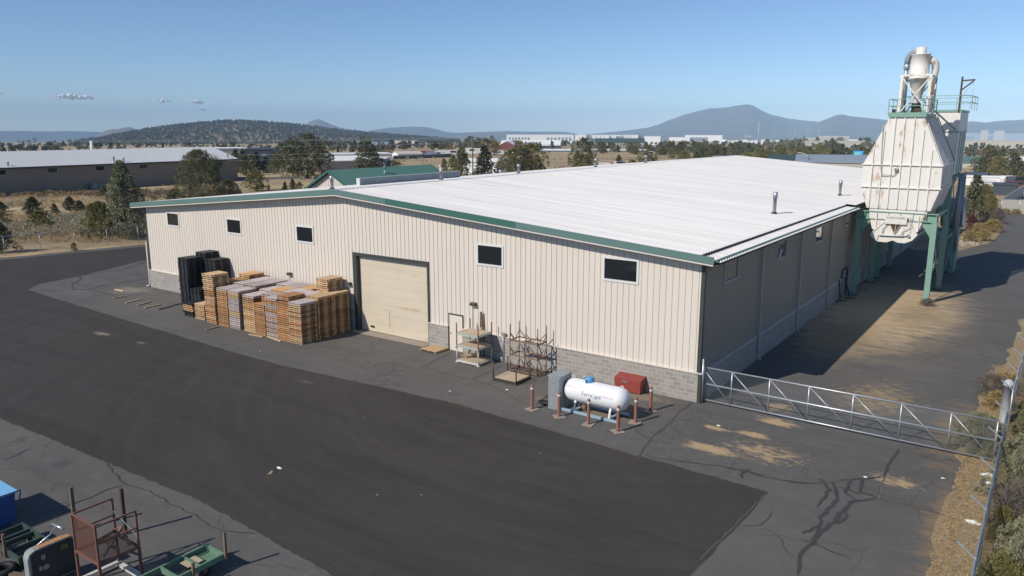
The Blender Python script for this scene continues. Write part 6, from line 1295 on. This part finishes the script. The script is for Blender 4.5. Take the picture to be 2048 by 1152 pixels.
# ================================================================ poles and wires
def pole(px, pyb, pyt, label, name='utility_pole', arms=1, m='pole_wood', r0=.16, cat='pole', armw=1.2, group=None):
    c = at(px, pyb); h = (pyb - pyt) * dep(c) / FPX * 1.02; t = thing(name, label, cat, c, group); q = MB(); q.tube((0,0,-.3), (0,0,h), r0, 8, r0*.6); o = q.build('shaft', M[m], None); o.parent = t
    for k in range(arms): q = MB(); q.bar((-armw,.0,h*(.965-.1*k)), (armw,0,h*(.965-.1*k)), .12); o = q.build('crossarm', M[m], None); o.parent = t
    t.rotation_euler = (0,0,YAW); return c, h
c1_, h1_ = pole(946, 374, 275.5, 'tall brown wooden utility pole beyond the grey roof screen')
q = MB(); q.lathe((0,0,0), [(0,.22),(.8,.22),(.8,0)], 10); 
c2_, h2_ = pole(719, 345, 302, 'short wooden utility pole before the white shops', armw=.8)
c3_, h3_ = pole(1311, 345, 286, 'wooden pole with a lamp arm beyond the ridge')
q = MB(); q.path([(0,0,0),(-.8,0,.5),(-1.6,0,.55)], .05, 6); q.box(-2.0,-1.5,-.15,.15,.48,.6); tag(q.build('street_lamp', M['white_paint'], None, (0,0,0)), 'pale lamp arm fixed low on the wooden pole beyond the ridge', 'street lamp').location = c3_ + Vector((0,0,h3_*.62))
lc, lh = pole(1616, 340, 303, 'brown lamp pole behind the far roof ridge', 'lamp_pole', 0, 'pole_wood', .14, 'street lamp')
q = MB(); q.path([(0,0,-.4),(-1.5,0,.3),(-2.6,0,.5)], .07, 6); q.box(-3.2,-2.5,-.2,.2,.42,.56); tag(q.build('street_lamp', M['white_paint'], None, (0,0,0)), 'white lamp arm on the brown lamp pole behind the ridge', 'street lamp').location = lc + Vector((0,0,lh*.8))
for i, (px, pyb, pyt, lb) in enumerate([(1515.6, 290, 246, 'thick tall white pylon left of the pylon row'), (1489, 286, 258, 'thin pale pylon left of the thick one'), (1549, 286, 250, 'first thin pylon right of the thick one'), (1580, 287, 254, 'second thin pylon right of the thick one, with cross bar'), (1589, 290, 257, 'pale pylon close beside the second thin one'), (1613.6, 288, 254, 'pale pylon with cross bar before the mountain saddle'), (1635, 288, 258, 'thin pylon over the left end of the white hall'), (1662, 284, 254, 'pale pylon over the middle of the white hall'), (1947, 280, 244, 'pale pylon just right of the tower'), (2030, 280, 247, 'pale pylon at the right over the grey hall'), (1985, 280, 255, 'thin pylon between the two right-hand ones')]):
    pole(px, pyb, pyt, lb, 'pylon', 0 if i in (1, 2) else 1, 'w_conc', .9 if i == 0 else .4, 'pylon', 2.5)
for i, (px, pyb, pyt, lb) in enumerate([(1533, 289, 265, 'dark wooden pole right of the thick white pylon'), (1570, 289, 268, 'dark thin pole in front of the pylon row'), (1331, 297, 282, 'white post sign at the left end of the concrete wall'), (1398, 301, 292, 'white post by the far road')]): pole(px, pyb, pyt, lb, 'utility_pole', 0, 'pole_wood' if i < 2 else 'w_white', .25, 'pole')
P0 = at(-260, 345); hp0 = 9.5
for i, (z1, z0, off) in enumerate(((1.0,1.0,-1.0),(1.0,1.0,1.0),(.9,.93,-.6),(.78,.72,0),(.7,.6,0))):
    a = c1_ + Vector((off*.8, off*.5, h1_*z1*.965)); b = P0 + Vector((off*.8, off*.5, hp0*z0)); q = MB(); n = 24
    q.path([a.lerp(b, k/n) - Vector((0,0,1.6*4*(k/n)*(1-k/n)*(.45 + .22*i))) for k in range(n+1)], .015, 4, cap=False)
    tag(q.build('power_line', M['galv_dull'], None, a), 'thin power line crossing left from the tall pole, %s of five' % ('topmost','second','third','fourth','lowest')[i], 'wire', 'power lines')
for z in (.97,):
    a = c1_ + Vector((0,0,h1_*z)); b = c3_ + Vector((0,0,h3_*.97)); q = MB(); q.path([a.lerp(b, k/16) - Vector((0,0,1.2*4*(k/16)*(1-k/16))) for k in range(17)], .03, 4, cap=False); tag(q.build('power_line', M['galv_dull'], None, a), 'thin power line running right from the tall pole to the pole with a lamp', 'wire', 'power lines')
# ================================================================ hills and mountains
def mount(name, label, prof, dist, reach, mat, seed, rough=.06, base=None, rows=16, step=3.):
    xs = [p[0] for p in prof]; n = int((xs[-1] - xs[0]) / step); q = MB()
    for i in range(n + 1):
        px = xs[0] + (xs[-1] - xs[0]) * i / n; py = float(np.interp(px, xs, [p[1] for p in prof])); top = far(px, py, dist); dv = Vector((top.x - CAMP[0], top.y - CAMP[1], 0)).normalized()
        zb = gz(top.x, top.y) - 12; H = top.z - zb
        for k in range(-4, rows + 1):
            f = k / rows; d = dist - f * reach if k >= 0 else dist - f * reach * 1.6; x, y = CAMP[0] + dv.x*d, CAMP[1] + dv.y*d
            sh = (1 - abs(f) ** 1.25) if k >= 0 else 1 - (abs(f) * 3) ** 1.5
            nz = (mnoise.fractal(Vector((x*.0016, y*.0016, seed)), .9, 2.1, 5) * rough * H * 4 * (f * (1 - f) if k >= 0 else .1)) + (mnoise.noise(Vector((x*.012, y*.012, seed))) * H * .012 if k == 0 else 0)
            zz = gz(x, y) - 12; q.v.append((x, y, zz + max(0, H * sh + nz) if k < rows else zz))
    m_ = rows + 5
    for i in range(n):
        for k in range(m_ - 1): q.f.append((i*m_+k, (i+1)*m_+k, (i+1)*m_+k+1, i*m_+k+1)); q.mi.append(0); q.sm.append(True)
    o = q.build(name, mat); structure(o); o['label'] = label; return o
M['mtn'] = mk('forested_mountain', (.055,.058,.04), (.15,.12,.085), .004, .9, .95, rust=.2, rcol=(.24,.17,.12), rvec=(.0016,.0016,.0016), rsc=2.)
M['mtn_red'] = mk('bare_reddish_mountain', (.20,.14,.11), (.12,.095,.075), .004, .8, .95)
M['mtn_far'] = mk('faint_range', (.06,.07,.06), (.09,.09,.08), .002, .8, .95)
M['hill'] = mk('wooded_hill_ground', (.26,.175,.115), (.15,.115,.08), .012, .9, .95)
mount('mountains', 'faint blue range on the left horizon', [(-250,266),(-150,262),(-60,263),(0,262),(40,261.5),(90,263),(140,262),(200,264),(260,266),(320,272),(420,280)], 9600, 1500, M['mtn_far'], 1, .03)
mount('mountains', 'small rocky grey butte at the left foot of the wooded hill', [(185,282),(196,271),(203,265),(212,261),(222,258.5),(236,258),(246,255.5),(256,254),(264,255),(275,261),(290,268),(310,276)], 6200, 700, M['mtn_red'], 2, .08)
mount('mountains', 'reddish cone mountain behind the wooded hill', [(560,272),(590,256),(610,249),(622,242),(632,238.5),(638,238.5),(650,243),(664,249.5),(680,255),(700,258.5),(725,262),(760,266),(800,274)], 7600, 1500, M['mtn_red'], 3, .05)
mount('mountains', 'broad flat-topped blue mountain', [(690,274),(728,264),(745,260),(775,256),(805,253.8),(830,253.2),(850,254),(866,256.5),(878,260),(890,263.5),(920,267),(970,274)], 8200, 1600, M['mtn'], 4, .06)
mount('mountains', 'low blue ridges in the middle distance', [(840,276),(885,268),(905,266),(935,265),(965,263.8),(1000,262.8),(1015,262),(1060,263.5),(1100,263.2),(1130,263.6),(1146,266),(1158,269.5),(1175,273),(1200,278)], 7000, 1300, M['mtn'], 5, .06)
mount('mountains', 'tall blue mountain with a rounded peak on the right', [(1120,276),(1175,268.5),(1220,264.5),(1265,259.5),(1297,255),(1318,248.5),(1335,241),(1352,235.5),(1372,228.5),(1395,222.5),(1418,217),(1440,215.8),(1456,214.8),(1470,211.5),(1483,210),(1493,208.3),(1503,210),(1512,214),(1524,221.5),(1540,228.5),(1556,232.5),(1572,236),(1590,238.5),(1612,241.5),(1640,243.5),(1680,247),(1740,252),(1800,262),(1850,275)], 7400, 1900, M['mtn'], 6, .05)
mount('mountains', 'second blue mountain right of the saddle', [(1590,276),(1620,256),(1640,243),(1650,239),(1664,233),(1676,229),(1686,229),(1698,232),(1720,234),(1745,236.5),(1775,240.5),(1810,246),(1850,249),(1890,248),(1920,246),(1945,242.5),(1972,244.5),(2000,241.5),(2048,239),(2120,240),(2250,246),(2400,262)], 6400, 1500, M['mtn'], 7, .05)
hprof = [(150,284),(195,278),(225,271.5),(262,265),(300,258.5),(340,252.5),(380,248.5),(420,245),(462,242),(500,243),(540,245.5),(580,249),(615,252.5),(650,257.5),(690,262.5),(730,265.5),(790,270.5),(850,275),(920,281)]
hl = mount('wooded_hill', 'low rounded hill dotted with junipers', hprof, 2500, 900, M['hill'], 8, .03, step=4)
r = random.Random(5); spots = []
hm = hl.data; hx = [v.co for v in hm.vertices]; ms = 16 + 5
for _ in range(6200):
    i = r.randrange(len(hx) // ms - 1); k = r.randrange(2, ms - 1); a = hx[i*ms + k]; b = hx[(i+1)*ms + k]; c = hx[i*ms + min(k+1, ms-1)]
    u, v = r.random(), r.random(); p = a + (b - a) * u + (c - a) * v; h = r.uniform(5, 9)
    if k > 12 and r.random() < .3: continue
    spots.append((p.x, p.y, p.z - 1, h, h * r.uniform(.4, .6)))
lowtrees('hill_woods', spots, 'juniper woods covering the low rounded hill on the left', 'woods')
bld('hilltop_hut', 'tiny white building on the right shoulder of the wooded hill', 'building', 626, 632, 258, 255, 8, 0, 'w_white', 'r_white').location = far(629, 257.5, 2480)
def berm(name, pxs, pyb, pyt, m, label):                 # low bank of bare soil
    q = MB(); n = 24
    for i in range(n + 1):
        px = pxs[0] + (pxs[1]-pxs[0]) * i / n; a = at(px, pyb); s = dep(a)/FPX; h = (pyb - pyt) * s * (.75 + .35 * mnoise.noise(Vector((i*.4, pyb, 1)))) * min(1, 4*i/n, 4*(n-i)/n)
        d = Vector((a.x - CAMP[0], a.y - CAMP[1], 0)).normalized()
        for k, (o, e) in enumerate(((0,0),(6,.6),(12,1),(20,1),(40,0))): p = a + d * o; q.v.append((p.x, p.y, gz(p.x,p.y) - .1 + h * e))
    for i in range(n):
        for k in range(4): q.f.append((i*5+k, i*5+5+k, i*5+6+k, i*5+k+1)); q.mi.append(0); q.sm.append(True)
    o = structure(q.build(name, M[m])); o['label'] = label
berm('soil_bank', (1420, 1620), 300, 290, 'soil_red', 'bare reddish soil bank below the white halls'); berm('soil_bank', (1925, 2110), 307, 299.5, 'soil_red', 'bare red soil bank under the concrete wall right of the tower')
berm('soil_bank', (1040, 1330), 303.5, 300, 'soil_red', 'rust-red bank along the far rail line')
# ================================================================ clouds
def cloudmat():
    m, t, b, N, L = nodes('thin_cloud'); b.inputs['Base Color'].default_value = (.92, .90, .89, 1); b.inputs['Roughness'].default_value = 1; b.inputs['Specular IOR Level'].default_value = 0
    return m
M['cloud'] = cloudmat()
for i, (px, py, w_, h_) in enumerate(((149,195,72,9),(328,203,26,6),(294,203,14,3),(395,205,22,8),(405,219,16,5),(2,186,10,3))):
    c = far(px, py, 12000); s = 12000 / FPX; r = random.Random(i+3); q = MB(); n = max(12, int(w_ * .75))
    for k in range(n):
        f = r.uniform(-.5, .5); e = h_ * s * .5 * (1.05 - 1.3 * abs(f)) * r.uniform(.45, .9); p = c + _rt * (f * w_ * s * .95) + Vector((0,0,h_*s*r.uniform(-.12,.30)*(1-abs(f)*1.3))) + _fw * r.uniform(-60, 60)
        q.lathe(p, [(e*math.sin(a), e*1.5*math.cos(a)) for a in np.linspace(-1.57, 1.57, 9)], 14)
    tag(q.build('cloud', M['cloud'], None, c), ('long thin pinkish cloud at the left','small cloud right of the long one','wisp left of the small cloud','small bright cloud rightmost of the row','tiny wisp under the rightmost cloud','wisp cut by the left photo edge')[i], 'cloud')
# ================================================================ haze
hz = MB(); hz.box(-10800, 10800, -900, 10800, -260, 262)
ho = hz.build('haze', bpy.data.materials.new('air')); ho['kind'] = 'stuff'; ho['label'] = 'thin blue haze over the plain'
hm_ = ho.data.materials[0]; hm_.use_nodes = True; t = hm_.node_tree; t.nodes.remove(t.nodes['Principled BSDF'])
v = t.nodes.new('ShaderNodeVolumePrincipled'); v.inputs['Color'].default_value = (.50, .74, 1, 1); v.inputs['Density'].default_value = HAZE; v.inputs['Anisotropy'].default_value = -.5
t.links.new(v.outputs[0], t.nodes['Material Output'].inputs['Volume'])
